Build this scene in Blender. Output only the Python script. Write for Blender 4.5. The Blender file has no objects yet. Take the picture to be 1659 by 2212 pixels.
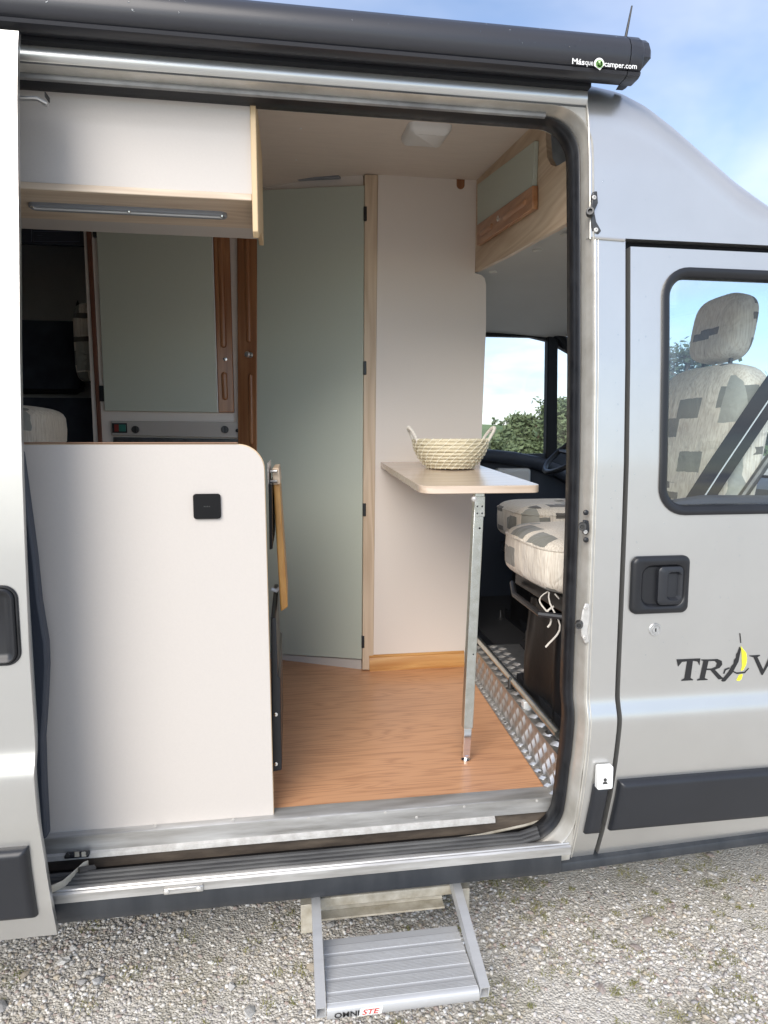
import bpy, bmesh, math, random
import numpy as np
from math import radians as R, sin, cos, pi, sqrt
from mathutils import Vector, Matrix
random.seed(7); rng = np.random.default_rng(7)
SC = bpy.context.scene
COL = SC.collection

# ---------------------------------------------------------------- camera
CAM = (0.0, -1.45, 1.41); YAW = R(8.3); PIT = R(6.16); FOC = 1400.0
cd = bpy.data.cameras.new('camera'); co = bpy.data.objects.new('camera', cd); COL.objects.link(co)
co.location = CAM; co.rotation_euler = (R(90) - PIT, 0, -YAW)
cd.sensor_fit = 'HORIZONTAL'; cd.sensor_width = 36; cd.lens = 36 * FOC / 1659
cd.clip_start = 0.02; cd.clip_end = 5000
SC.camera = co

# ---------------------------------------------------------------- sky
SUN_EL, SUN_AZ = R(35), R(207)      # azimuth clockwise from +y, the sun stands behind the viewer
w = bpy.data.worlds.new('World'); SC.world = w; w.use_nodes = True
nt = w.node_tree; nt.nodes.clear()
def wn(t): return nt.nodes.new(t)
out = wn('ShaderNodeOutputWorld'); bg = wn('ShaderNodeBackground'); sky = wn('ShaderNodeTexSky')
sky.sky_type = 'NISHITA'; sky.sun_disc = False; sky.sun_elevation = SUN_EL; sky.sun_rotation = SUN_AZ
sky.air_density = 1.0; sky.dust_density = 0.5; sky.ozone_density = 2.6
tc = wn('ShaderNodeTexCoord'); sep = wn('ShaderNodeSeparateXYZ'); nt.links.new(tc.outputs['Generated'], sep.inputs[0])
zc = wn('ShaderNodeMath'); zc.operation = 'MAXIMUM'; zc.inputs[1].default_value = 0.0; nt.links.new(sep.outputs[2], zc.inputs[0])
za = wn('ShaderNodeMath'); za.operation = 'ADD'; za.inputs[1].default_value = 0.13; nt.links.new(zc.outputs[0], za.inputs[0])
dx = wn('ShaderNodeMath'); dx.operation = 'DIVIDE'; nt.links.new(sep.outputs[0], dx.inputs[0]); nt.links.new(za.outputs[0], dx.inputs[1])
dy = wn('ShaderNodeMath'); dy.operation = 'DIVIDE'; nt.links.new(sep.outputs[1], dy.inputs[0]); nt.links.new(za.outputs[0], dy.inputs[1])
cmb = wn('ShaderNodeCombineXYZ'); nt.links.new(dx.outputs[0], cmb.inputs[0]); nt.links.new(dy.outputs[0], cmb.inputs[1])
cmb.inputs[2].default_value = 3.7
no = wn('ShaderNodeTexNoise'); no.inputs['Scale'].default_value = 0.62; no.inputs['Detail'].default_value = 6; no.inputs['Roughness'].default_value = 0.52
no.inputs['Distortion'].default_value = 0.35
nt.links.new(cmb.outputs[0], no.inputs['Vector'])
rp = wn('ShaderNodeValToRGB'); rp.color_ramp.elements[0].position = 0.42; rp.color_ramp.elements[1].position = 0.68
rp.color_ramp.elements[0].color = (0.12, 0.12, 0.12, 1); rp.color_ramp.elements[1].color = (1, 1, 1, 1)
nt.links.new(no.outputs[0], rp.inputs[0])
no2 = wn('ShaderNodeTexNoise'); no2.inputs['Scale'].default_value = 1.7; no2.inputs['Detail'].default_value = 5
nt.links.new(cmb.outputs[0], no2.inputs['Vector'])
cr = wn('ShaderNodeValToRGB'); cr.color_ramp.elements[0].position = 0.35; cr.color_ramp.elements[1].position = 0.66
cr.color_ramp.elements[0].color = (2.7, 2.95, 3.9, 1); cr.color_ramp.elements[1].color = (5.4, 5.4, 5.7, 1)
nt.links.new(no2.outputs[0], cr.inputs[0])
mx = wn('ShaderNodeMix'); mx.data_type = 'RGBA'
nt.links.new(rp.outputs[0], mx.inputs['Factor']); nt.links.new(sky.outputs[0], mx.inputs['A']); nt.links.new(cr.outputs[0], mx.inputs['B'])
nt.links.new(mx.outputs['Result'], bg.inputs['Color']); bg.inputs['Strength'].default_value = 0.13
nt.links.new(bg.outputs[0], out.inputs[0])

# ---------------------------------------------------------------- sun behind thin cloud
sl = bpy.data.lights.new('sun', 'SUN'); so = bpy.data.objects.new('sun', sl); COL.objects.link(so)
sl.energy = 2.0; sl.angle = R(42); sl.color = (1.0, 0.93, 0.84)
sd = Vector((sin(SUN_AZ) * cos(SUN_EL), cos(SUN_AZ) * cos(SUN_EL), sin(SUN_EL)))
so.rotation_euler = sd.to_track_quat('Z', 'Y').to_euler(); so.location = (0, -6, 8)

vs = SC.view_settings; vs.view_transform = 'Standard'; vs.look = 'None'; vs.gamma = 1; vs.exposure = 0.95
SC.cycles.max_bounces = 10; SC.cycles.diffuse_bounces = 6; SC.cycles.transparent_max_bounces = 12
SC.cycles.use_denoising = True

# ---------------------------------------------------------------- measuring: a point of the place from its bearing and a known plane
_cy, _sy, _cp, _sp = cos(YAW), sin(YAW), cos(PIT), sin(PIT)
_f = Vector((_sy * _cp, _cy * _cp, -_sp)); _r = Vector((_cy, -_sy, 0)); _w = Vector((_sy * _sp, _cy * _sp, _cp)); _c = Vector(CAM)
def ray(u, v): return _f + _r * ((u - 829.5) / FOC) - _w * ((v - 1106) / FOC)
def P(u, v, x=None, y=None, z=None, o=None, n=None):
    d = ray(u, v)
    if n is not None: t = (Vector(o) - _c).dot(n) / d.dot(n)
    elif x is not None: t = (x - _c.x) / d.x
    elif y is not None: t = (y - _c.y) / d.y
    else: t = (z - _c.z) / d.z
    return _c + d * t

# ---------------------------------------------------------------- materials
MATS = {}
def mat(name, col, rough=0.5, metal=0.0, coat=0.0, spec=0.5, var=0.0, vscale=8.0, bump=0.0, bscale=60.0, col2=None, bdetail=3, stretch=None, rvar=0.0):
    m = bpy.data.materials.new(name); m.use_nodes = True; t = m.node_tree; b = t.nodes['Principled BSDF']
    b.inputs['Base Color'].default_value = (*col, 1); b.inputs['Roughness'].default_value = rough
    b.inputs['Metallic'].default_value = metal; b.inputs['Coat Weight'].default_value = coat; b.inputs['Coat Roughness'].default_value = 0.16
    b.inputs['Specular IOR Level'].default_value = spec
    tcn = t.nodes.new('ShaderNodeTexCoord'); mp = t.nodes.new('ShaderNodeMapping'); t.links.new(tcn.outputs['Object'], mp.inputs[0])
    if stretch: mp.inputs['Scale'].default_value = stretch
    if var or col2 or rvar:
        n = t.nodes.new('ShaderNodeTexNoise'); n.inputs['Scale'].default_value = vscale; n.inputs['Detail'].default_value = 5; n.inputs['Roughness'].default_value = 0.6
        t.links.new(mp.outputs[0], n.inputs['Vector'])
        r = t.nodes.new('ShaderNodeValToRGB'); r.color_ramp.elements[0].position = 0.3; r.color_ramp.elements[1].position = 0.72
        c2 = col2 if col2 else tuple(c * (1 - var) for c in col)
        r.color_ramp.elements[0].color = (*c2, 1); r.color_ramp.elements[1].color = (*col, 1)
        t.links.new(n.outputs[0], r.inputs[0]); t.links.new(r.outputs[0], b.inputs['Base Color'])
        if rvar:
            mr = t.nodes.new('ShaderNodeMapRange'); mr.inputs[1].default_value = 0.3; mr.inputs[2].default_value = 0.7
            mr.inputs[3].default_value = rough - rvar; mr.inputs[4].default_value = rough + rvar
            t.links.new(n.outputs[0], mr.inputs[0]); t.links.new(mr.outputs[0], b.inputs['Roughness'])
    if bump:
        n = t.nodes.new('ShaderNodeTexNoise'); n.inputs['Scale'].default_value = bscale; n.inputs['Detail'].default_value = bdetail
        t.links.new(mp.outputs[0], n.inputs['Vector'])
        bp = t.nodes.new('ShaderNodeBump'); bp.inputs['Strength'].default_value = bump; bp.inputs['Distance'].default_value = 0.002
        t.links.new(n.outputs[0], bp.inputs['Height']); t.links.new(bp.outputs[0], b.inputs['Normal'])
    MATS[name] = m; return m

def wood(name, light, dark, axis='x', scale=1.0, rough=0.45, ring=14.0, fine=1.0, coat=0.0, contrast=0.5):
    """grain runs along axis; rings and pores stretched along it"""
    m = bpy.data.materials.new(name); m.use_nodes = True; t = m.node_tree; b = t.nodes['Principled BSDF']
    N = t.nodes.new; L = t.links.new
    tcn = N('ShaderNodeTexCoord'); mp = N('ShaderNodeMapping'); L(tcn.outputs['Object'], mp.inputs[0])
    s = [scale * 9.0] * 3; s['xyz'.index(axis)] = scale * 0.9; mp.inputs['Scale'].default_value = s
    n1 = N('ShaderNodeTexNoise'); n1.inputs['Scale'].default_value = 1.0; n1.inputs['Detail'].default_value = 2.5; n1.inputs['Distortion'].default_value = 0.25
    L(mp.outputs[0], n1.inputs['Vector'])
    mu = N('ShaderNodeMath'); mu.operation = 'MULTIPLY'; mu.inputs[1].default_value = ring; L(n1.outputs[0], mu.inputs[0])
    fr = N('ShaderNodeMath'); fr.operation = 'PINGPONG'; fr.inputs[1].default_value = 0.5; L(mu.outputs[0], fr.inputs[0])
    mp2 = N('ShaderNodeMapping'); L(tcn.outputs['Object'], mp2.inputs[0])
    s2 = [scale * 170.0] * 3; s2['xyz'.index(axis)] = scale * 3.5; mp2.inputs['Scale'].default_value = s2
    n2 = N('ShaderNodeTexNoise'); n2.inputs['Scale'].default_value = 1.0; n2.inputs['Detail'].default_value = 4; L(mp2.outputs[0], n2.inputs['Vector'])
    a1 = N('ShaderNodeMath'); a1.operation = 'MULTIPLY_ADD'; a1.inputs[1].default_value = fine; L(n2.outputs[0], a1.inputs[0])
    sc = N('ShaderNodeMath'); sc.operation = 'MULTIPLY'; sc.inputs[1].default_value = 1.1; L(fr.outputs[0], sc.inputs[0]); L(sc.outputs[0], a1.inputs[2])
    r = N('ShaderNodeValToRGB'); r.color_ramp.elements[0].position = 0.5 - contrast * 0.4; r.color_ramp.elements[1].position = 0.55 + contrast
    r.color_ramp.elements[0].color = (*dark, 1); r.color_ramp.elements[1].color = (*light, 1)
    L(a1.outputs[0], r.inputs[0]); L(r.outputs[0], b.inputs['Base Color'])
    b.inputs['Roughness'].default_value = rough; b.inputs['Coat Weight'].default_value = coat; b.inputs['Coat Roughness'].default_value = 0.2
    bp = N('ShaderNodeBump'); bp.inputs['Strength'].default_value = 0.12; bp.inputs['Distance'].default_value = 0.001
    L(n2.outputs[0], bp.inputs['Height']); L(bp.outputs[0], b.inputs['Normal'])
    MATS[name] = m; return m

def fabric(name, seed):
    """cream ribbed upholstery printed with grey and olive patches"""
    m = bpy.data.materials.new(name); m.use_nodes = True; t = m.node_tree; b = t.nodes['Principled BSDF']
    N = t.nodes.new; L = t.links.new
    tcn = N('ShaderNodeTexCoord'); mp = N('ShaderNodeMapping'); L(tcn.outputs['Object'], mp.inputs[0])
    mp.inputs['Location'].default_value = (seed * 1.37, seed * 0.71, seed * 2.1)
    wv = N('ShaderNodeTexNoise'); wv.inputs['Scale'].default_value = 30; L(mp.outputs[0], wv.inputs['Vector'])
    ad = N('ShaderNodeMix'); ad.data_type = 'VECTOR'; ad.inputs['Factor'].default_value = 0.009; L(mp.outputs[0], ad.inputs['A']); L(wv.outputs['Color'], ad.inputs['B'])
    def patches(scale, thr, loc):
        mm = N('ShaderNodeMapping'); L(ad.outputs['Result'], mm.inputs[0]); mm.inputs['Scale'].default_value = scale; mm.inputs['Location'].default_value = loc
        v = N('ShaderNodeTexVoronoi'); v.distance = 'CHEBYCHEV'; v.inputs['Randomness'].default_value = 0.8; v.inputs['Scale'].default_value = 1.0
        L(mm.outputs[0], v.inputs['Vector'])
        sp = N('ShaderNodeSeparateColor'); L(v.outputs['Color'], sp.inputs[0])
        g = N('ShaderNodeMath'); g.operation = 'GREATER_THAN'; g.inputs[1].default_value = thr; L(sp.outputs[0], g.inputs[0])
        l = N('ShaderNodeMath'); l.operation = 'LESS_THAN'; l.inputs[1].default_value = 0.33; L(v.outputs['Distance'], l.inputs[0])
        mul = N('ShaderNodeMath'); mul.operation = 'MULTIPLY'; L(g.outputs[0], mul.inputs[0]); L(l.outputs[0], mul.inputs[1])
        return mul.outputs[0]
    a = patches((6, 6, 11), 0.55, (0.3, 0.9, 0.2)); c = patches((9, 9, 5), 0.76, (4.3, 1.9, 2.2)); d = patches((8, 8, 30), 0.80, (1.3, 7.9, 5.2))
    rb = N('ShaderNodeTexNoise'); mr = N('ShaderNodeMapping'); mr.inputs['Scale'].default_value = (230, 230, 14); L(mp.outputs[0], mr.inputs[0]); L(mr.outputs[0], rb.inputs['Vector']); rb.inputs['Scale'].default_value = 1
    base = N('ShaderNodeValToRGB'); base.color_ramp.elements[0].color = (0.56, 0.49, 0.40, 1); base.color_ramp.elements[1].color = (0.76, 0.70, 0.60, 1)
    base.color_ramp.elements[0].position = 0.3; base.color_ramp.elements[1].position = 0.6; L(rb.outputs[0], base.inputs[0])
    cur = base.outputs[0]
    for fac, colr in ((a, (0.20, 0.20, 0.175)), (c, (0.34, 0.34, 0.30)), (d, (0.12, 0.11, 0.095))):
        x = N('ShaderNodeMix'); x.data_type = 'RGBA'; L(fac, x.inputs['Factor']); L(cur, x.inputs['A']); x.inputs['B'].default_value = (*colr, 1); cur = x.outputs['Result']
    wk = N('ShaderNodeTexNoise'); wk.inputs['Scale'].default_value = 9; wk.inputs['Detail'].default_value = 3; wk.inputs['Distortion'].default_value = 1.2; L(mp.outputs[0], wk.inputs['Vector'])
    b1 = N('ShaderNodeBump'); b1.inputs['Strength'].default_value = 0.8; b1.inputs['Distance'].default_value = 0.02; L(wk.outputs[0], b1.inputs['Height'])
    L(cur, b.inputs['Base Color']); b.inputs['Roughness'].default_value = 0.9; b.inputs['Sheen Weight'].default_value = 0.25
    bp = N('ShaderNodeBump'); bp.inputs['Strength'].default_value = 0.35; bp.inputs['Distance'].default_value = 0.002; L(rb.outputs[0], bp.inputs['Height']); L(b1.outputs[0], bp.inputs['Normal']); L(bp.outputs[0], b.inputs['Normal'])
    MATS[name] = m; return m

def glass(name, tint=(0.82, 0.9, 0.9), rough=0.0):
    m = bpy.data.materials.new(name); m.use_nodes = True; t = m.node_tree; t.nodes.clear(); N = t.nodes.new
    o = N('ShaderNodeOutputMaterial'); tr = N('ShaderNodeBsdfTransparent'); tr.inputs[0].default_value = (*tint, 1)
    gl = N('ShaderNodeBsdfGlossy'); gl.inputs['Roughness'].default_value = rough; lw = N('ShaderNodeLayerWeight'); lw.inputs[0].default_value = 0.5; fr = N('ShaderNodeMath'); fr.operation = 'POWER'; fr.inputs[1].default_value = 5; t.links.new(lw.outputs['Facing'], fr.inputs[0])
    mu = N('ShaderNodeMath'); mu.operation = 'MULTIPLY_ADD'; mu.inputs[1].default_value = 0.92; mu.inputs[2].default_value = 0.08; mu.use_clamp = True; t.links.new(fr.outputs[0], mu.inputs[0])
    ms = N('ShaderNodeMixShader'); t.links.new(mu.outputs[0], ms.inputs[0]); t.links.new(tr.outputs[0], ms.inputs[1]); t.links.new(gl.outputs[0], ms.inputs[2]); t.links.new(ms.outputs[0], o.inputs[0])
    MATS[name] = m; return m

def random_stone(name, cols):
    m = bpy.data.materials.new(name); m.use_nodes = True; t = m.node_tree; b = t.nodes['Principled BSDF']; N = t.nodes.new; L = t.links.new
    if name == 'stone':
        oi = N('ShaderNodeObjectInfo'); src = oi.outputs['Random']
    else:
        g = N('ShaderNodeNewGeometry'); src = g.outputs['Random Per Island']
    r = N('ShaderNodeValToRGB'); r.color_ramp.interpolation = 'CONSTANT'
    while len(r.color_ramp.elements) < len(cols): r.color_ramp.elements.new(0.5)
    for i, c in enumerate(cols): r.color_ramp.elements[i].position = i / len(cols); r.color_ramp.elements[i].color = (*c, 1)
    L(src, r.inputs[0])
    tcn = N('ShaderNodeTexCoord'); n = N('ShaderNodeTexNoise'); n.inputs['Scale'].default_value = 90; n.inputs['Detail'].default_value = 4; L(tcn.outputs['Object'], n.inputs['Vector'])
    mr = N('ShaderNodeMapRange'); mr.inputs[1].default_value = 0.3; mr.inputs[2].default_value = 0.7; mr.inputs[3].default_value = 0.62; mr.inputs[4].default_value = 1.1; L(n.outputs[0], mr.inputs[0])
    mx = N('ShaderNodeMix'); mx.data_type = 'RGBA'; mx.blend_type = 'MULTIPLY'; mx.inputs['Factor'].default_value = 1; L(r.outputs[0], mx.inputs['A']); L(mr.outputs[0], mx.inputs['B'])
    L(mx.outputs['Result'], b.inputs['Base Color']); b.inputs['Roughness'].default_value = 0.85
    bp = N('ShaderNodeBump'); bp.inputs['Strength'].default_value = 0.4; bp.inputs['Distance'].default_value = 0.003; L(n.outputs[0], bp.inputs['Height']); L(bp.outputs[0], b.inputs['Normal'])
    MATS[name] = m; return m

mat('paint', (0.615, 0.612, 0.59), 0.30, 0.80, 0.35, var=0.08, vscale=3.5, bump=0.02, bscale=900)
mat('jamb_paint', (0.66, 0.645, 0.60), 0.36, 0.45, 0.3, col2=(0.47, 0.45, 0.40), vscale=14, bump=0.05, bscale=300)
mat('dirty_paint', (0.50, 0.48, 0.42), 0.45, 0.45, 0.1, col2=(0.33, 0.30, 0.24), vscale=10, bump=0.1, bscale=200)
mat('inner_shell', (0.30, 0.30, 0.29), 0.6)
mat('rubber', (0.014, 0.015, 0.018), 0.42, var=0.5, vscale=25, rvar=0.12)
mat('dusty_rubber', (0.085, 0.085, 0.082), 0.6, col2=(0.018, 0.018, 0.020), vscale=18, stretch=(0.35, 2, 4), bump=0.1, bscale=120)
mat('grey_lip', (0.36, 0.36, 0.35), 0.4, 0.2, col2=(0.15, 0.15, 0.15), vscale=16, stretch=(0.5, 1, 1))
mat('moulding', (0.018, 0.020, 0.025), 0.38, bump=0.12, bscale=700, var=0.2, vscale=5)
mat('skirt', (0.016, 0.020, 0.026), 0.42, col2=(0.040, 0.044, 0.050), vscale=5, stretch=(3, 1, 0.6), bump=0.1, bscale=60)
mat('black_plastic', (0.012, 0.013, 0.016), 0.38, var=0.3, vscale=9)
mat('gloss_black', (0.004, 0.004, 0.005), 0.3, spec=0.25)
mat('navy_plastic', (0.030, 0.038, 0.055), 0.5, bump=0.1, bscale=500)
mat('dark_trim', (0.012, 0.013, 0.016), 0.65, spec=0.25)
mat('awning_black', (0.024, 0.025, 0.031), 0.40, 0.0, 0.15, bump=0.06, bscale=600)
mat('aluminium', (0.62, 0.62, 0.61), 0.38, 0.85, var=0.18, vscale=9, bump=0.08, bscale=150, stretch=(0.4, 3, 3), rvar=0.08)
mat('worn_aluminium', (0.66, 0.66, 0.65), 0.42, 0.7, col2=(0.36, 0.35, 0.33), vscale=14, stretch=(0.3, 2, 3), bump=0.15, bscale=90, rvar=0.1)
mat('galvanised', (0.66, 0.67, 0.64), 0.26, 0.95, col2=(0.50, 0.51, 0.46), vscale=40, bump=0.1, bscale=200)
mat('chrome', (0.80, 0.79, 0.77), 0.10, 1.0)
mat('chequer', (0.52, 0.52, 0.51), 0.40, 0.85, var=0.3, vscale=30, bump=0.1, bscale=200)
mat('chequer_bar', (0.78, 0.78, 0.77), 0.3, 0.85)
mat('grimy_steel', (0.60, 0.575, 0.50), 0.6, 0.2, col2=(0.34, 0.305, 0.235), vscale=24, bump=0.25, bscale=120)
mat('track_dirt', (0.13, 0.105, 0.08), 0.85, 0.0, col2=(0.045, 0.035, 0.028), vscale=20, stretch=(0.4, 2, 2), bump=0.3, bscale=90)
mat('zinc', (0.70, 0.69, 0.66), 0.5, 0.55, col2=(0.50, 0.48, 0.45), vscale=40, bump=0.3, bscale=200)
mat('cast_dark', (0.10, 0.10, 0.10), 0.45, 0.6, var=0.5, vscale=40)
mat('white_laminate', (0.53, 0.494, 0.458), 0.42, var=0.035, vscale=220, bump=0.05, bscale=500, spec=0.4)
mat('cream_laminate', (0.75, 0.685, 0.622), 0.48, var=0.03, vscale=200, bump=0.05, bscale=450)
mat('sage', (0.49, 0.53, 0.455), 0.5, var=0.025, vscale=160, bump=0.04, bscale=500)
mat('ceiling_vinyl', (0.72, 0.64, 0.565), 0.7, var=0.07, vscale=26, bump=0.2, bscale=160, stretch=(0.4, 2, 1))
mat('headliner', (0.50, 0.49, 0.45), 0.7, var=0.06, vscale=5, bump=0.1, bscale=400)
mat('white_plastic', (0.80, 0.80, 0.79), 0.35)
mat('light_lens', (0.55, 0.57, 0.58), 0.2, spec=0.6)
mat('lamp_grey', (0.22, 0.24, 0.27), 0.35)
mat('step_alu', (0.56, 0.57, 0.58), 0.42, 0.35, var=0.15, vscale=9, stretch=(0.4, 3, 3), bump=0.08, bscale=150)
mat('beige_enamel', (0.42, 0.39, 0.355), 0.4)
mat('navy_cloth', (0.020, 0.026, 0.042), 0.9, col2=(0.05, 0.06, 0.08), vscale=9)
mat('black_vinyl', (0.008, 0.008, 0.009), 0.5, spec=0.22, var=0.4, vscale=7, bump=0.5, bscale=22)
mat('carpet', (0.018, 0.018, 0.020), 0.95, bump=0.4, bscale=300)
mat('red_switch', (0.20, 0.025, 0.02), 0.35); mat('green_switch', (0.03, 0.16, 0.13), 0.3)
mat('print_white', (0.80, 0.80, 0.78), 0.5); mat('print_black', (0.014, 0.014, 0.015), 0.45); mat('print_yellow', (0.82, 0.80, 0.04), 0.45)
mat('print_green', (0.22, 0.50, 0.12), 0.5); mat('print_lime', (0.55, 0.72, 0.42), 0.5); mat('print_red', (0.50, 0.06, 0.05), 0.5); mat('print_faint', (0.10, 0.115, 0.16), 0.6)
mat('seagrass', (0.80, 0.74, 0.57), 0.8, col2=(0.58, 0.51, 0.34), vscale=90, stretch=(1, 1, 2.5), bump=0.8, bscale=260)
mat('cotton', (0.80, 0.755, 0.68), 0.9, bump=0.5, bscale=500, var=0.1, vscale=60)
mat('plastic_stitch', (0.86, 0.82, 0.68), 0.55)
mat('panel_edge', (0.62, 0.46, 0.27), 0.5); mat('honey_wood', (0.62, 0.34, 0.10), 0.4, col2=(0.44, 0.20, 0.05), vscale=20, stretch=(4, 4, 0.7))
mat('worktop_edge', (0.26, 0.15, 0.09), 0.4)
wood('floor_wood', (0.60, 0.315, 0.165), (0.33, 0.145, 0.068), 'x', 1.5, 0.34, 13, 1.35, 0.25, 0.6)
wood('pale_wood_y', (0.66, 0.53, 0.39), (0.52, 0.385, 0.26), 'y', 0.9, 0.5, 12, 0.7)
wood('pale_wood_x', (0.64, 0.53, 0.41), (0.50, 0.39, 0.285), 'x', 0.9, 0.42, 12, 0.7)
wood('pale_wood_z', (0.66, 0.53, 0.39), (0.50, 0.375, 0.26), 'z', 0.9, 0.5, 10, 0.7)
wood('table_wood', (0.63, 0.52, 0.42), (0.50, 0.39, 0.29), 'x', 1.0, 0.26, 12, 0.9, 0.5)
wood('pine', (0.64, 0.36, 0.13), (0.46, 0.21, 0.06), 'x', 0.8, 0.4, 9, 0.7, 0.3)
wood('red_wood_z', (0.36, 0.165, 0.070), (0.22, 0.085, 0.033), 'z', 0.8, 0.36, 9, 0.8, 0.3)
wood('red_wood_y', (0.46, 0.235, 0.115), (0.31, 0.13, 0.055), 'y', 0.8, 0.36, 9, 0.8, 0.3)
mat('red_post', (0.16, 0.06, 0.035), 0.5, var=0.3, vscale=20)
fabric('fabric', 1.6); fabric('fabric_far', 3.0); fabric('fabric_rear', 5.0)
glass('glass', (0.90, 0.96, 0.97)); glass('clear_glass', (0.96, 0.98, 0.98)); glass('water', (0.9, 0.93, 0.95), 0.02)
mat('bark', (0.11, 0.08, 0.055), 0.9, bump=0.6, bscale=25)
mat('leaf', (0.17, 0.215, 0.095), 0.7, col2=(0.085, 0.12, 0.055), vscale=1.6); mat('needle', (0.075, 0.110, 0.060), 0.75, col2=(0.040, 0.062, 0.040), vscale=1.8)
mat('pasture', (0.115, 0.19, 0.045), 0.9, col2=(0.07, 0.115, 0.03), vscale=0.09)
mat('moss', (0.30, 0.275, 0.075), 0.9, col2=(0.14, 0.15, 0.045), vscale=9)
GREYS = [tuple(min(0.8, c * 1.18) for c in q) for q in [(0.52, 0.50, 0.455), (0.62, 0.595, 0.545), (0.44, 0.42, 0.38), (0.52, 0.49, 0.44), (0.74, 0.72, 0.67), (0.47, 0.44, 0.405), (0.38, 0.355, 0.32), (0.55, 0.53, 0.51), (0.66, 0.63, 0.57), (0.38, 0.36, 0.35)]]
random_stone('gravel', GREYS + [(0.46, 0.38, 0.34), (0.56, 0.49, 0.39), (0.78, 0.76, 0.71)])
random_stone('stone', [(0.50, 0.49, 0.47), (0.62, 0.61, 0.58), (0.44, 0.43, 0.42), (0.78, 0.76, 0.72), (0.40, 0.34, 0.31), (0.50, 0.50, 0.50), (0.55, 0.48, 0.38), (0.70, 0.68, 0.64), (0.40, 0.36, 0.35), (0.66, 0.65, 0.63)])
def ground_mat():
    m = bpy.data.materials.new('grit'); m.use_nodes = True; t = m.node_tree; b = t.nodes['Principled BSDF']; N = t.nodes.new; L = t.links.new
    tcn = N('ShaderNodeTexCoord'); v = N('ShaderNodeTexVoronoi'); v.inputs['Scale'].default_value = 170; L(tcn.outputs['Object'], v.inputs['Vector'])
    sp = N('ShaderNodeSeparateColor'); L(v.outputs['Color'], sp.inputs[0])
    r = N('ShaderNodeValToRGB'); r.color_ramp.elements[0].color = (0.46, 0.43, 0.375, 1); r.color_ramp.elements[1].color = (0.72, 0.69, 0.625, 1); L(sp.outputs[0], r.inputs[0])
    n = N('ShaderNodeTexNoise'); n.inputs['Scale'].default_value = 3.2; n.inputs['Detail'].default_value = 6; L(tcn.outputs['Object'], n.inputs['Vector'])
    r2 = N('ShaderNodeValToRGB'); r2.color_ramp.elements[0].position = 0.54; r2.color_ramp.elements[1].position = 0.70
    r2.color_ramp.elements[0].color = (0, 0, 0, 1); r2.color_ramp.elements[1].color = (0.6, 0.6, 0.6, 1); L(n.outputs[0], r2.inputs[0])
    mx = N('ShaderNodeMix'); mx.data_type = 'RGBA'; L(r2.outputs[0], mx.inputs['Factor']); L(r.outputs[0], mx.inputs['A']); mx.inputs['B'].default_value = (0.21, 0.185, 0.09, 1)
    L(mx.outputs['Result'], b.inputs['Base Color']); b.inputs['Roughness'].default_value = 0.95
    bp = N('ShaderNodeBump'); bp.inputs['Strength'].default_value = 0.9; bp.inputs['Distance'].default_value = 0.004; bp.invert = True; L(v.outputs['Distance'], bp.inputs['Height']); L(bp.outputs[0], b.inputs['Normal'])
    MATS['grit'] = m
ground_mat()

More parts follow.
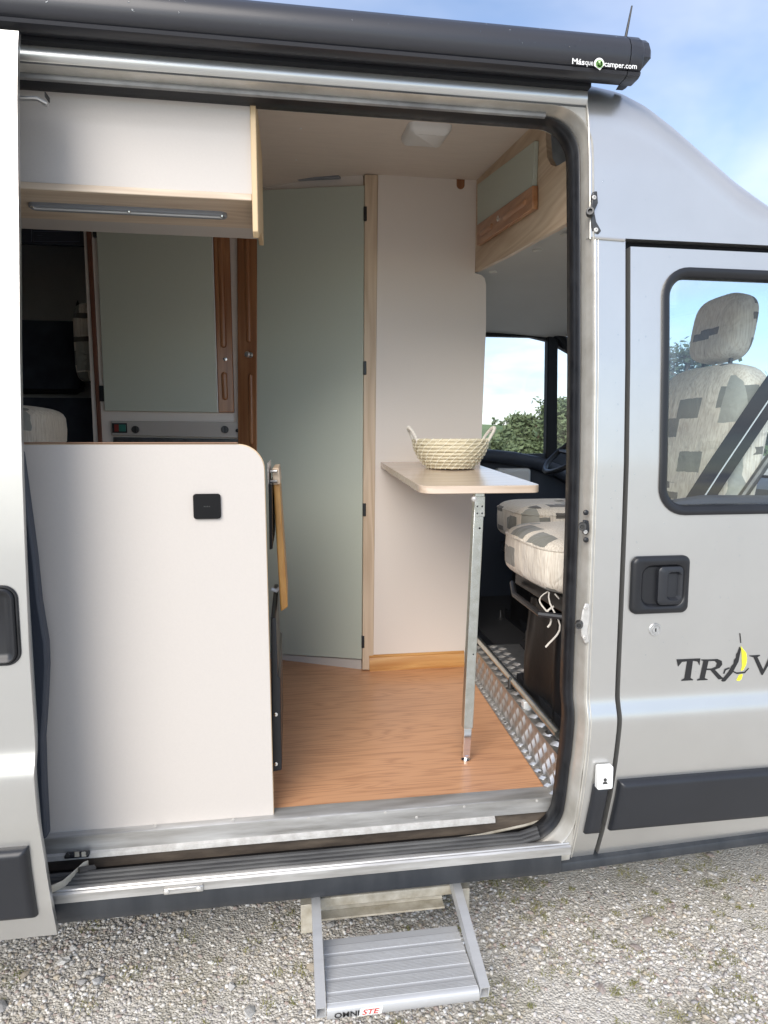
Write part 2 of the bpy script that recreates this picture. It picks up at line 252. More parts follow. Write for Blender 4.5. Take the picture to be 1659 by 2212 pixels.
# ---------------------------------------------------------------- mesh building
class G:
    def __init__(s): s.v = []; s.f = []
    def add(s, vs, fs):
        k = len(s.v); s.v += [tuple(p) for p in vs]; s.f += [tuple(i + k for i in q) for q in fs]; return s
    def box(s, a, b):
        x0, x1 = sorted((a[0], b[0])); y0, y1 = sorted((a[1], b[1])); z0, z1 = sorted((a[2], b[2]))
        return s.add([(x0, y0, z0), (x1, y0, z0), (x1, y1, z0), (x0, y1, z0), (x0, y0, z1), (x1, y0, z1), (x1, y1, z1), (x0, y1, z1)],
                     [(0, 3, 2, 1), (4, 5, 6, 7), (0, 1, 5, 4), (1, 2, 6, 5), (2, 3, 7, 6), (3, 0, 4, 7)])
    def prism(s, pts, off):
        """polygon of 3-D points pushed along the vector off"""
        n = len(pts); o = Vector(off); a = [Vector(p) for p in pts]
        return s.add(a + [p + o for p in a], [tuple(range(n))[::-1], tuple(range(n, 2 * n))] + [(i, (i + 1) % n, n + (i + 1) % n, n + i) for i in range(n)])
    def grid(s, fn, nu, nv, closed_u=False):
        vs = [fn(i / nu, j / nv) for i in range(nu + (0 if closed_u else 1)) for j in range(nv + 1)]; w_ = nv + 1; m = nu if closed_u else nu + 1
        return s.add(vs, [(i * w_ + j, ((i + 1) % m) * w_ + j, ((i + 1) % m) * w_ + j + 1, i * w_ + j + 1) for i in range(nu) for j in range(nv)])
    def rings(s, rr, closed=False, caps=True):
        n = len(rr[0]); k = len(rr); fs = []
        for i in range(k if closed else k - 1):
            a = i * n; b = ((i + 1) % k) * n
            fs += [(a + j, a + (j + 1) % n, b + (j + 1) % n, b + j) for j in range(n)]
        if caps and not closed: fs += [tuple(range(n))[::-1], tuple(range((k - 1) * n, k * n))]
        return s.add([p for r_ in rr for p in r_], fs)
    def tube(s, pts, r, n=10, closed=False, caps=True, flat=1.0):
        pts = [Vector(p) for p in pts]; k = len(pts); rr = []; up = None
        for i, p in enumerate(pts):
            a = pts[(i - 1) % k] if (closed or i > 0) else p; b = pts[(i + 1) % k] if (closed or i < k - 1) else p
            t = (b - a).normalized()
            if up is None: up = Vector((0, 0, 1)) if abs(t.z) < 0.9 else Vector((1, 0, 0))
            e1 = (up - t * up.dot(t)).normalized(); e2 = t.cross(e1); up = e1
            q = r[i] if isinstance(r, (list, tuple)) else r
            rr.append([p + (e1 * cos(2 * pi * j / n) * flat + e2 * sin(2 * pi * j / n)) * q for j in range(n)])
        return s.rings(rr, closed, caps)
    def lathe(s, c, axis, prof, n=20):
        """prof: (radius, height along axis)"""
        c = Vector(c); t = Vector(axis).normalized(); e1 = t.orthogonal().normalized(); e2 = t.cross(e1)
        return s.rings([[c + t * h + (e1 * cos(2 * pi * j / n) + e2 * sin(2 * pi * j / n)) * max(r, 1e-4) for j in range(n)] for r, h in prof])
    def pillow(s, c, size, e=0.35, nu=28, nv=14, rot=None, wob=0.0):
        c = Vector(c); sg = lambda a, p: math.copysign(abs(a) ** p, a); ph = random.random() * 6
        def fn(i, j):
            a = 2 * pi * i; b = pi * (j - 0.5) * 0.998
            p = Vector((sg(cos(b), e) * sg(cos(a), e) * size[0] / 2, sg(cos(b), e) * sg(sin(a), e) * size[1] / 2, sg(sin(b), e) * size[2] / 2))
            p *= 1 + wob * sin(5 * a + ph) * cos(3 * b + ph)
            return c + (rot @ p if rot is not None else p)
        return s.grid(fn, nu, nv, True)
    def build(s, name, m, parent=None, bevel=0.0, smooth=True, seg=2, angle=35, kind=None):
        me = bpy.data.meshes.new(name); me.from_pydata(s.v, [], s.f); me.validate(); me.update()
        bm = bmesh.new(); bm.from_mesh(me); bmesh.ops.recalc_face_normals(bm, faces=bm.faces); bm.to_mesh(me); bm.free()
        if smooth:
            me.polygons.foreach_set('use_smooth', [True] * len(me.polygons)); me.set_sharp_from_angle(angle=R(angle))
        me.materials.append(MATS[m])
        o = bpy.data.objects.new(name, me); COL.objects.link(o)
        if bevel:
            b = o.modifiers.new('bevel', 'BEVEL'); b.width = bevel; b.segments = seg; b.limit_method = 'ANGLE'; b.angle_limit = R(40); b.use_clamp_overlap = True
        hang(o, parent)
        if kind: o['kind'] = kind
        return o
def hang(o, parent):
    if parent is not None:
        o.parent = parent; o.location = -parent.location if parent.type == 'EMPTY' else Vector((0, 0, 0))
def thing(name, label, cat, loc=(0, 0, 0), group=None):
    o = bpy.data.objects.new(name, None); COL.objects.link(o); o.location = loc; o.empty_display_size = 0.05
    return tag(o, label, cat, group)
def tag(o, label, cat, group=None):
    o['label'] = label; o['category'] = cat
    if group: o['group'] = group
    return o
def rrect(cx, cz, hw, hh, r, n=8):
    """rounded rectangle, clockwise list of (x, z, nx, nz) with outward normals"""
    out_ = []
    for qx, qz, a0 in ((1, 1, 0), (-1, 1, 90), (-1, -1, 180), (1, -1, 270)):
        rr_ = r[(qx, qz)] if isinstance(r, dict) else r
        for k in range(n + 1):
            a = R(a0 + 90 * k / n); out_.append((cx + qx * (hw - rr_) + cos(a) * rr_, cz + qz * (hh - rr_) + sin(a) * rr_, cos(a), sin(a)))
    return out_
def dense(pts, step):
    res = []
    for i, p in enumerate(pts):
        q = pts[(i + 1) % len(pts)]; d = sqrt((q[0] - p[0]) ** 2 + (q[1] - p[1]) ** 2); k = max(1, int(d / step))
        for j in range(k):
            t = j / k; res.append(tuple(p[a] + (q[a] - p[a]) * t for a in range(4)))
    return res
def lerp_tab(tab, z):
    if z <= tab[0][0]: return tab[0][1]
    for (a, ya), (b, yb) in zip(tab, tab[1:]):
        if z <= b:
            t = (z - a) / (b - a); return ya + (yb - ya) * t
    return tab[-1][1]
def text_mesh(name, body, size, origin, ex, ey, m, parent, push=0.0, bold=0.0, shear=0.0, xs=1.0, fn=None):
    """letters as thin raised print: ex, ey span the surface; fn maps flat points on to a curved one"""
    cu = bpy.data.curves.new(name, 'FONT'); cu.body = body; cu.size = size; cu.offset = bold; cu.shear = shear; cu.resolution_u = 3
    o = bpy.data.objects.new('tmp', cu); COL.objects.link(o); dg = bpy.context.evaluated_depsgraph_get()
    me = bpy.data.meshes.new_from_object(o.evaluated_get(dg)); bpy.data.objects.remove(o)
    ex = Vector(ex).normalized(); ey = Vector(ey).normalized(); nrm = ex.cross(ey)
    for v in me.vertices:
        p = Vector(origin) + ex * v.co.x * xs + ey * v.co.y + nrm * push
        v.co = fn(p) if fn else p
    me.materials.clear(); me.materials.append(MATS[m]); me.name = name
    for q in me.polygons: q.material_index = 0
    o = bpy.data.objects.new(name, me); COL.objects.link(o); hang(o, parent); return o

# ================================================================ THE GROUND
def smooth_noise(x, y): return 0.5 * sin(x * 1.7 + 0.6 * sin(y * 1.3)) + 0.35 * sin(y * 2.3 + x * 0.9 + 1.0) + 0.2 * sin(x * 4.1 - y * 3.7)
def gz(x, y): return 0.008 * smooth_noise(x * 1.5, y * 1.5)
g = G(); NG = 60
def gcoord(t): return math.copysign(abs(t) ** 3.2 * 1500, t)
def gfn(i, j):
    x, y = gcoord(i * 2 - 1) + 0.3, gcoord(j * 2 - 1)
    return (x, y, gz(x, y) if abs(x) < 6 and abs(y) < 6 else 0)
g.grid(gfn, NG, NG)
ground = g.build('ground', 'grit'); ground['kind'] = 'structure'

# gravel: a loose carpet of chips where the ground lies in view
ico_v = []; ico_f = []
bm = bmesh.new(); bmesh.ops.create_icosphere(bm, subdivisions=1, radius=1); ico_v = np.array([v.co[:] for v in bm.verts]); ico_f = np.array([[v.index for v in f.verts] for f in bm.faces]); bm.free()
def chips(n, area, smin, smax, name, material, pw=2.4, sink=0.3):
    x0, x1, y0, y1 = area; nv = len(ico_v)
    px = rng.uniform(x0, x1, n); py = rng.uniform(y0, y1, n)
    kp = (0.5 * np.sin(px * 7 + 1.3 * np.sin(py * 9)) + 0.5 * np.sin(py * 11 + px * 5 + 2) + rng.normal(0, 0.45, n)) > -0.55; px, py = px[kp], py[kp]; n = len(px)
    s = smin + (smax - smin) * rng.random(n) ** pw
    V = np.empty((n, nv, 3))
    jit = 1 + rng.uniform(-0.32, 0.32, (n, nv, 1))
    sc_ = np.stack([rng.uniform(0.7, 1.3, n), rng.uniform(0.55, 1.0, n), rng.uniform(0.38, 0.75, n)], 1)[:, None, :]
    V = ico_v[None] * jit * sc_ * s[:, None, None]
    a = rng.uniform(0, 2 * pi, n); b = rng.normal(0, 0.35, n)
    ca, sa, cb, sb = np.cos(a)[:, None], np.sin(a)[:, None], np.cos(b)[:, None], np.sin(b)[:, None]
    X, Y, Z = V[..., 0], V[..., 1], V[..., 2]
    Y, Z = Y * cb - Z * sb, Y * sb + Z * cb
    X, Y = X * ca - Y * sa, X * sa + Y * ca
    zz = np.array([gz(p, q) for p, q in zip(px, py)])
    V = np.stack([X + px[:, None], Y + py[:, None], Z + (zz + s * sink)[:, None]], 2).reshape(-1, 3)
    F = (ico_f[None] + (np.arange(n) * nv)[:, None, None]).reshape(-1, 3)
    me = bpy.data.meshes.new(name); me.vertices.add(len(V)); me.vertices.foreach_set('co', V.ravel()); me.loops.add(F.size); me.loops.foreach_set('vertex_index', F.ravel())
    me.polygons.add(len(F)); me.polygons.foreach_set('loop_start', np.arange(0, F.size, 3)); me.polygons.foreach_set('loop_total', np.full(len(F), 3)); me.update(); me.validate()
    me.materials.append(MATS[material]); o = bpy.data.objects.new(name, me); COL.objects.link(o); return o
gr = chips(74000, (-1.15, 1.75, -0.30, 1.05), 0.0014, 0.0085, 'gravel', 'gravel', 1.8, 0.05); gr['kind'] = 'stuff'
tag(gr, 'loose pale grey gravel chips covering the ground beside the van', 'gravel')
# larger stones, one by one
stone_meshes = []
for k in range(9):
    me = bpy.data.meshes.new('stone'); b2 = bmesh.new(); bmesh.ops.create_icosphere(b2, subdivisions=1, radius=1)
    bmesh.ops.subdivide_edges(b2, edges=random.sample(b2.edges[:], 8), cuts=1, use_grid_fill=True); bmesh.ops.triangulate(b2, faces=b2.faces)
    for v in b2.verts:
        v.co = v.co.normalized() * random.uniform(0.74, 1.2); v.co.x *= 1.25; v.co.y *= 0.85; v.co.z *= 0.55
    b2.to_mesh(me); b2.free(); me.materials.append(MATS['stone']); stone_meshes.append(me)
for k in range(290):
    x, y = random.uniform(-1.0, 1.6), random.uniform(-0.2, 0.72); s = 0.006 + 0.013 * random.random() ** 3.4
    o = bpy.data.objects.new('stone', stone_meshes[k % 9]); COL.objects.link(o); o.parent = ground
    o.location = (x, y, gz(x, y) + s * 0.28); o.rotation_euler = (random.gauss(0, 0.25), random.gauss(0, 0.25), random.uniform(0, 6.3)); o.scale = (s, s, s)
# moss and short weeds between the chips
mv = G()
for k in range(330):
    cx_, cy_ = random.uniform(-1.0, 1.65), random.uniform(-0.2, 0.62)
    if cx_ < 0.2 and random.random() < 0.6: continue
    rr_ = random.uniform(0.008, 0.035)
    for q in range(int(22 + 800 * rr_)):
        a, d = random.uniform(0, 6.3), rr_ * sqrt(random.random()); x, y = cx_ + cos(a) * d, cy_ + sin(a) * d; z = gz(x, y) + 0.002
        h = random.uniform(0.003, 0.011); t = random.uniform(0, 6.3); ww = random.uniform(0.0007, 0.0016); lx, ly = random.gauss(0, 0.005), random.gauss(0, 0.005)
        mv.add([(x - cos(t) * ww, y - sin(t) * ww, z), (x + cos(t) * ww, y + sin(t) * ww, z), (x + lx, y + ly, z + h)], [(0, 1, 2)])
mo = mv.build('moss', 'moss', smooth=False, kind='stuff'); tag(mo, 'olive moss and short weeds growing between the gravel chips', 'moss')

# ================================================================ THE COUNTRY BEHIND THE VAN
def hill_z(x, y):
    t = max(0, min(1, (y - 45) / 170)); t = t * t * (3 - 2 * t)
    return -0.15 + t * (7.0 - 0.010 * x + 0.9 * sin(x * 0.02 + 1.0)) + 0.2 * t * smooth_noise(x * 0.08, y * 0.05)
g = G(); g.grid(lambda i, j: (-260 + 760 * i, 30 + 320 * j, hill_z(-260 + 760 * i, 30 + 320 * j)), 60, 40)
hill = g.build('hillside', 'pasture'); hill['kind'] = 'structure'
def tree(name, label, loc, h, spread, leafmat, nleaf, leaf, seed, trunk_frac=0.35, limbs=9, group=None, flat=1.0):
    rs = random.Random(seed); t = thing(name, label, 'tree' if 'tree' in name else 'bush', loc, group); bx, by, bz = loc
    tr = G(); top = Vector((bx + rs.gauss(0, 0.04 * h), by, bz + h * 0.86)); base = Vector(loc)
    tr.tube([base - Vector((0, 0, 0.2)), base.lerp(top, 0.35) + Vector((rs.gauss(0, .02 * h), 0, 0)), base.lerp(top, 0.7) + Vector((rs.gauss(0, .03 * h), 0, 0)), top], [h * 0.035, h * 0.026, h * 0.015, h * 0.005], 7)
    cl = []
    for k in range(limbs):
        f = trunk_frac + (0.95 - trunk_frac) * (k + rs.random()) / limbs; a = rs.uniform(0, 6.3); p = base.lerp(top, f)
        L_ = spread * (1.08 - 0.75 * f) * rs.uniform(0.6, 1.15) * 0.8; q = p + Vector((cos(a) * L_, sin(a) * L_, h * rs.uniform(0.0, 0.14)))
        tr.tube([p, p.lerp(q, 0.5) + Vector((0, 0, h * 0.02)), q], [h * 0.012, h * 0.008, h * 0.003], 5)
        for m_ in range(5): cl.append((p.lerp(q, rs.uniform(0.4, 1.12)) + Vector((rs.gauss(0, 1), rs.gauss(0, 1), rs.gauss(0, 0.6))) * h * 0.045, h * rs.uniform(0.05, 0.12)))
    tr.build('trunk', 'bark', t)
    lf = G()
    for k in range(nleaf):
        c, r_ = cl[k % len(cl)]; d = Vector((rs.gauss(0, 1), rs.gauss(0, 1), rs.gauss(0, flat * 0.8))) * r_ * 0.62; p = c + d
        u = Vector((rs.gauss(0, 1), rs.gauss(0, 1), rs.gauss(0, 1))).normalized(); v = u.orthogonal().normalized(); s_ = leaf * rs.uniform(0.5, 1.3)
        lf.add([p - u * s_, p + v * s_ * 0.5, p + u * s_, p - v * s_ * 0.5], [(0, 1, 2, 3)])
    lf.build('crown', leafmat, t, smooth=False)
    return t
def spot(u, dist):
    d = ray(u, 1000); d = Vector((d.x, d.y, 0)).normalized(); p = Vector((CAM[0], CAM[1], 0)) + d * dist; return p
for lab, u, dist, h, sp, sd_ in (('tallest green bush seen through the far cab window', 1165, 27, 3.1, 3.0, 3), ('low spreading green bush left of the tallest bush outside the far window', 1095, 25, 1.9, 2.2, 4),
                            ('green bush filling the small quarter window beside the steering wheel', 1238, 26, 3.3, 2.6, 5)):
    p = spot(u, dist); tree('bush', lab, (p.x, p.y, -0.2), h, sp, 'leaf', 16000, 0.11, sd_, 0.03, 26, 'bushes beyond the cab')
for lab, u, dist, h, sd_ in (('small bare-trunked tree on the skyline left of the bushes', 1068, 150, 3.0, 11), ('smallest tree on the grassy skyline nearest the tall bush', 1086, 155, 2.2, 12)):
    p = spot(u, dist); tree('tree', lab, (p.x, p.y, hill_z(p.x, p.y) - 0.1), h, 2.4, 'leaf', 500, 0.16, sd_, 0.4, 7, 'trees on the skyline')
for lab, u, dist, h, sd_ in (('dark pine tree left of the headrest seen through the cab door window', 1468, 21, 4.8, 21), ('dark pine tree right of the headrest seen through the cab door window', 1685, 24, 3.9, 22), ('lower pine tree showing below the headrest posts', 1560, 26, 3.2, 23)):
    p = spot(u, dist); tree('pine_tree', lab, (p.x, p.y, -0.1), h, 2.5, 'needle', 3600, 0.11, sd_, 0.28, 15, 'pine trees beyond the windscreen')

# ================================================================ THE VAN
van = thing('camper_van', 'silver camper van with its sliding side door open', 'van', (0, 1.0, 0))
BODY = [(0.28, 0.050), (0.34, 0.034), (0.42, 0.016), (0.52, 0.000), (0.62, -0.010), (0.70, -0.0155), (0.728, -0.0160), (0.742, -0.0125), (0.770, -0.0015), (0.784, 0.0008), (0.82, 0.001), (1.0, 0.0), (1.2, 0.0), (1.36, 0.002), (1.6, 0.014), (1.886, 0.036), (2.06, 0.052), (2.16, 0.066), (2.24, 0.088), (2.30, 0.125)]
def yb(z):
    return (lerp_tab(BODY, z - 0.006) + lerp_tab(BODY, z) + lerp_tab(BODY, z + 0.006)) / 3
def skin(x0, x1, z0, z1, nx=2, dz=0.008, dy=0.0, xf0=None, xf1=None):
    """one sheet of outer body, edges may be functions of z"""
    g = G(); nz = max(2, int((z1 - z0) / dz))
    def fn(i, j):
        z = z0 + (z1 - z0) * j; a = xf0(z) if xf0 else x0; b = xf1(z) if xf1 else x1
        return (a + (b - a) * i, yb(z) + dy, z)
    return g.grid(fn, nx, nz)
def gapx(z): return 0.797 - (0.030 * max(0, (0.75 - z) / 0.45) ** 1.6)
ZDT = 1.880        # top of the cab door
# ---- pillar beside the opening
PX0 = 0.713
g = skin(0, 0, 0.315, ZDT, 4, xf0=lambda z: PX0 - 0.02 * max(0, (0.75 - z) / 0.45) ** 1.6, xf1=lambda z: gapx(z) - 0.0065)
def edge_strip(g, xf, z0, z1, depth, dz=0.02):
    nz = int((z1 - z0) / dz); g.grid(lambda i, j: (xf(z0 + (z1 - z0) * j), yb(z0 + (z1 - z0) * j) + depth * i, z0 + (z1 - z0) * j), 1, nz)
edge_strip(g, lambda z: gapx(z) - 0.0065, 0.315, ZDT, 0.035)
pillar = g.build('door_pillar', 'paint', van, angle=50)
# raised double fold along the pillar's rear edge
for off, r_ in ((0.002, 0.0024), (0.0095, 0.0016)):
    zs = np.linspace(0.33, ZDT, 60); G().tube([(PX0 - 0.02 * max(0, (0.75 - z) / 0.45) ** 1.6 + off, yb(z) - 0.0005, z) for z in zs], r_, 8).build('pillar_fold', 'jamb_paint', van)
# ---- cab door
CD0, CD1 = 0.0065, 1.92
def door_x0(z): return gapx(z) + 0.0065
door = skin(0, CD1, 0.334, 1.02, 3, xf0=door_x0)
edge_strip(door, door_x0, 0.334, ZDT - 0.012, 0.035)
WIN = dict(x0=P(1432, 800, y=0.012).x, x1=1.70, z0=P(1550, 1108, y=0.0).z, z1=P(1560, 582, y=0.02).z)
wcx, wcz = (WIN['x0'] + WIN['x1']) / 2, (WIN['z0'] + WIN['z1']) / 2; whw, whh = (WIN['x1'] - WIN['x0']) / 2, (WIN['z1'] - WIN['z0']) / 2
loop = dense(rrect(wcx, wcz, whw, whh, 0.066), 0.02)
zt = ZDT - 0.012
def outer_pt(p):
    dx_, dz_ = p[0] - wcx, p[1] - wcz; ks = []
    if abs(dx_) > 1e-6: ks.append(((CD1 if dx_ > 0 else door_x0(1.5)) - wcx) / dx_)
    if abs(dz_) > 1e-6: ks.append(((zt if dz_ > 0 else 1.02) - wcz) / dz_)
    k = min(q for q in ks if q > 0); return (wcx + dx_ * k, wcz + dz_ * k)
outer = [outer_pt(p) for p in loop]
for c in ((door_x0(1.8), zt), (door_x0(1.02), 1.02), (CD1, zt), (CD1, 1.02)):
    outer[min(range(len(outer)), key=lambda i: (outer[i][0] - c[0]) ** 2 + (outer[i][1] - c[1]) ** 2)] = c
rows = []
for k in range(13):
    t = k / 12; rows.append([(p[0] + (q[0] - p[0]) * t, yb(p[1] + (q[1] - p[1]) * t), p[1] + (q[1] - p[1]) * t) for p, q in zip(loop, outer)])
door.rings(rows, caps=False)
door.rings([[(p[0], yb(p[1]), p[1]) for p in loop], [(p[0], yb(p[1]) + 0.03, p[1]) for p in loop]], caps=False)
cab_door = door.build('cab_door', 'paint', van, angle=50)
# dark space behind the gap
G().grid(lambda i, j: (gapx(0.33 + 1.56 * j) - 0.012 + 0.024 * i, yb(0.33 + 1.56 * j) + 0.03, 0.33 + 1.56 * j), 1, 80).build('door_gap', 'dark_trim', van)
G().box((0.79, 0.062, ZDT - 0.02), (1.92, 0.075, ZDT + 0.008)).build('door_top_seal', 'dark_trim', van)
# window rubber
def loop_tube(name, inset, width, proud, m, parent, depth=0.0):
    rr_ = []
    for p in loop:
        cxn, czn = p[2], p[3]; ln = sqrt(cxn * cxn + czn * czn) or 1; cxn /= ln; czn /= ln; ring = []
        prof = [(0.004, 0.004), (0.004, -proud * 0.7), (0.0, -proud), (-width * 0.55, -proud * 0.9), (-width, 0.004), (-width, 0.02), (0.0, 0.02)]
        for d, e in prof:
            x, z = p[0] + cxn * (d - inset), p[1] + czn * (d - inset); ring.append((x, yb(p[1]) + e + depth, z))
        rr_.append(ring)
    return G().rings(rr_, closed=True).build(name, m, parent, angle=60)
loop_tube('window_rubber', 0.0, 0.020, 0.006, 'black_plastic', cab_door)
gl = G(); gl.add([(p[0] - p[2] * 0.012, yb(p[1]) + 0.010, p[1] - p[3] * 0.012) for p in loop], [tuple(range(len(loop)))])
gl.build('window_glass', 'glass', cab_door, smooth=False)
# inner trim of the cab door below and around the window
G().box((0.82, 0.055, 0.62), (1.90, 0.085, WIN['z0'] - 0.01)).build('door_card', 'navy_plastic', cab_door)
sg = G(); sg.tube([(0.90, 0.06, WIN['z0'] - 0.004), (1.05, 0.075, WIN['z0'] + 0.012), (1.3, 0.085, WIN['z0'] + 0.008), (1.75, 0.085, WIN['z0'] - 0.01)], 0.026, 10); sg.build('window_ledge', 'navy_plastic', cab_door)
# handle: plate with a sunk grip
hp = [P(u, v, y=-0.001) for u, v in ((1364, 1202), (1487, 1199), (1484, 1321), (1358, 1327))]
hx0, hx1 = (hp[0].x + hp[3].x) / 2, (hp[1].x + hp[2].x) / 2; hz0, hz1 = (hp[2].z + hp[3].z) / 2, (hp[0].z + hp[1].z) / 2
hcx, hcz, hhw, hhh = (hx0 + hx1) / 2, (hz0 + hz1) / 2, (hx1 - hx0) / 2, (hz1 - hz0) / 2
ol = rrect(hcx, hcz, hhw, hhh, 0.018); il = rrect(hcx + 0.006, hcz - 0.002, hhw - 0.020, hhh - 0.020, 0.026)
g = G(); g.rings([[(p[0], 0.004, p[1]) for p in ol], [(p[0], -0.006, p[1]) for p in ol], [(p[0] - p[2] * 0.004, -0.011, p[1] - p[3] * 0.004) for p in ol], [(p[0] - p[2] * 0.012, -0.012, p[1] - p[3] * 0.012) for p in ol],
              [(p[0] + p[2] * 0.003, -0.0115, p[1] + p[3] * 0.003) for p in il], [(p[0], -0.0095, p[1]) for p in il], [(p[0] - p[2] * 0.006, -0.0015, p[1] - p[3] * 0.006) for p in il]], caps=True)
hnd = g.build('door_handle', 'black_plastic', cab_door, angle=50)
gx0, gx1 = hcx - 0.008, hcx + hhw - 0.019
gl_ = rrect((gx0 + gx1) / 2, hcz - 0.002, (gx1 - gx0) / 2, hhh - 0.024, 0.012); gi = rrect((gx0 + gx1) / 2 + 0.009, hcz - 0.003, (gx1 - gx0) / 2 - 0.014, hhh - 0.036, 0.011)
G().rings([[(p[0], -0.001, p[1]) for p in gl_], [(p[0], -0.011, p[1]) for p in gl_], [(p[0] - p[2] * 0.003, -0.0135, p[1] - p[3] * 0.003) for p in gl_], [(p[0], -0.013, p[1]) for p in gi], [(p[0] - p[2] * 0.006, -0.004, p[1] - p[3] * 0.006) for p in gi]]).build('grip', 'moulding', hnd, angle=50)
lk = P(1415, 1360, y=0.0)
lo = G().lathe(lk + Vector((0, 0.004, 0)), (0, -1, 0), [(0.0165, 0), (0.0165, 0.005), (0.015, 0.0068), (0.0122, 0.0068), (0.0112, 0.0048), (0.0092, 0.0048), (0.0086, 0.0072), (0.0, 0.0072)], 28).build('door_lock', 'aluminium', cab_door)
G().box((lk.x - 0.0012, -0.0042, lk.z - 0.0042), (lk.x + 0.0012, -0.0031, lk.z + 0.0042)).build('keyhole', 'gloss_black', lo)
# side moulding of the cab door and of the pillar
def moulding(name, xa, xb, zl, zh, parent, proud=0.022):
    """xa, xb functions of z; a padded strip with rounded rim"""
    g = G(); prof = [(0, 0.0), (0, 0.55), (0.012, 0.9), (0.05, 1.0)]; nz = 14; nx = 10
    def fn(i, j):
        s = sin(pi * j) if False else 1; z = zl + (zh - zl) * j; a, b = xa(z), xb(z)
        ez = min(j, 1 - j) * (zh - zl); x = a + (b - a) * i; ex_ = min(x - a, b - x); e = min(ez, ex_)
        k = min(1, max(0, e / 0.016)); k = sqrt(max(0, 1 - (1 - k) ** 2)); return (x, yb(z) + 0.001 - proud * k, z)
    nz_, nx_ = 40, 40
    tt = [0, 0.004, 0.008, 0.013, 0.02, 0.03]
    def uneven(k, n, ln):
        pts = [0, 0.0012, 0.003, 0.006, 0.010, 0.014, 0.018]; pts = [p for p in pts if p < ln * 0.45]; mid = list(np.linspace(pts[-1], ln - pts[-1], 6)[1:-1]); return [p / ln for p in pts + mid + [ln - p for p in reversed(pts)]]
    us = uneven(0, 0, max(0.02, xb((zl + zh) / 2) - xa((zl + zh) / 2))); vs_ = uneven(0, 0, zh - zl)
    verts = [fn(a, b) for a in us for b in vs_]; n = len(vs_)
    g.add(verts, [(i * n + j, (i + 1) * n + j, (i + 1) * n + j + 1, i * n + j + 1) for i in range(len(us) - 1) for j in range(n - 1)])
    return g.build(name, 'moulding', parent, angle=80)
ml, mh = P(1330, 1803, y=-0.01).z, P(1340, 1690, y=-0.02).z
moulding('side_moulding', lambda z: gapx(z) + 0.013, lambda z: 1.9, ml, mh, cab_door)
moulding('side_moulding', lambda z: gapx(z) - 0.052, lambda z: gapx(z) - 0.010, P(1285, 1808, y=-0.005).z, P(1290, 1697, y=-0.015).z, van, 0.020)
# entry sensor above the pillar moulding
a, b = P(1284, 1700, y=-0.012), P(1319, 1648, y=-0.012)
sn = G().prism([(p[0], -0.012, p[1]) for p in rrect((a.x + b.x) / 2, (a.z + b.z) / 2, abs(b.x - a.x) / 2, abs(b.z - a.z) / 2, 0.005, 5)], (0, -0.016, 0)).build('door_sensor', 'white_plastic', van, bevel=0.002)
cxs, czs = (a.x + b.x) / 2 - 0.001, (a.z + b.z) / 2 - 0.008
G().lathe((cxs, -0.0275, czs + 0.004), (0, -1, 0), [(0.0045, 0), (0.0042, 0.0015), (0.0, 0.0018)], 16).build('sensor_lens', 'cast_dark', sn)
G().prism([(cxs - 0.007, -0.0278, czs - 0.007), (cxs + 0.007, -0.0278, czs - 0.007), (cxs + 0.004, -0.0278, czs - 0.001), (cxs - 0.004, -0.0278, czs - 0.001)], (0, -0.001, 0)).build('sensor_mark', 'cast_dark', sn)
# dark rocker strip under the cab door and pillar
g = G(); prof = [(0.006, 0.0), (0.0, -0.003), (-0.003, -0.010), (-0.002, -0.024), (0.010, -0.034), (0.04, -0.036), (0.06, -0.03), (0.06, 0.0)]
zr = 0.366
def strip(name, x0, x1, prof_, m, parent=van, n=2, bevel=0, zlean=0.0):
    return G().rings([[(x0 + (x1 - x0) * k / n, y, z + zlean * k / n) for y, z in prof_] for k in range(n + 1)]).build(name, m, parent, bevel=bevel, angle=40)
strip('rocker_strip', 0.6655, 1.92, [(0.018 + y, zr - 0.024 + z) for y, z in prof], 'skirt', n=6, zlean=0.050)

# ---- lettering on the door
def door_pt(u, v, push=-0.0015):
    p = P(u, v, y=0.0); return Vector((p.x, yb(p.z) + push, p.z))
def decal(name, polys, m, parent):
    g = G()
    for poly in polys: g.prism([door_pt(u, v) for u, v in poly], (0, 0.001, 0))
    return g.build(name, m, parent, smooth=False)
def Z2(x, y): return ((1380 + 0.3708 * x) / 1.1302, (1300 + 0.3708 * y) / 1.1302)
def Q(*pts): return [Z2(*p) for p in pts]
decal('letter_t', [Q((733, 836), (889, 829), (884, 874), (872, 850), (840, 845), (825, 957), (842, 968), (840, 973), (765, 977), (766, 971), (785, 960), (803, 848), (768, 852), (743, 882))], 'print_black', cab_door)
decal('letter_r', [Q((908, 836), (945, 836), (918, 958), (938, 966), (936, 971), (868, 975), (869, 969), (886, 960), (910, 846), (895, 842), (896, 836)),
                   Q((945, 836), (1003, 833), (1030, 845), (1033, 870), (1015, 892), (985, 903), (1030, 950), (1042, 958), (1040, 963), (1010, 968), (955, 906), (930, 906), (932, 897), (965, 896), (992, 884), (999, 862), (985, 846), (942, 846))], 'print_black', cab_door)
decal('letter_v', [Q((1214, 810), (1282, 806), (1281, 812), (1265, 820), (1305, 905), (1345, 815), (1375, 801), (1375, 808), (1300, 938), (1293, 939), (1240, 822), (1213, 815))], 'print_black', cab_door)
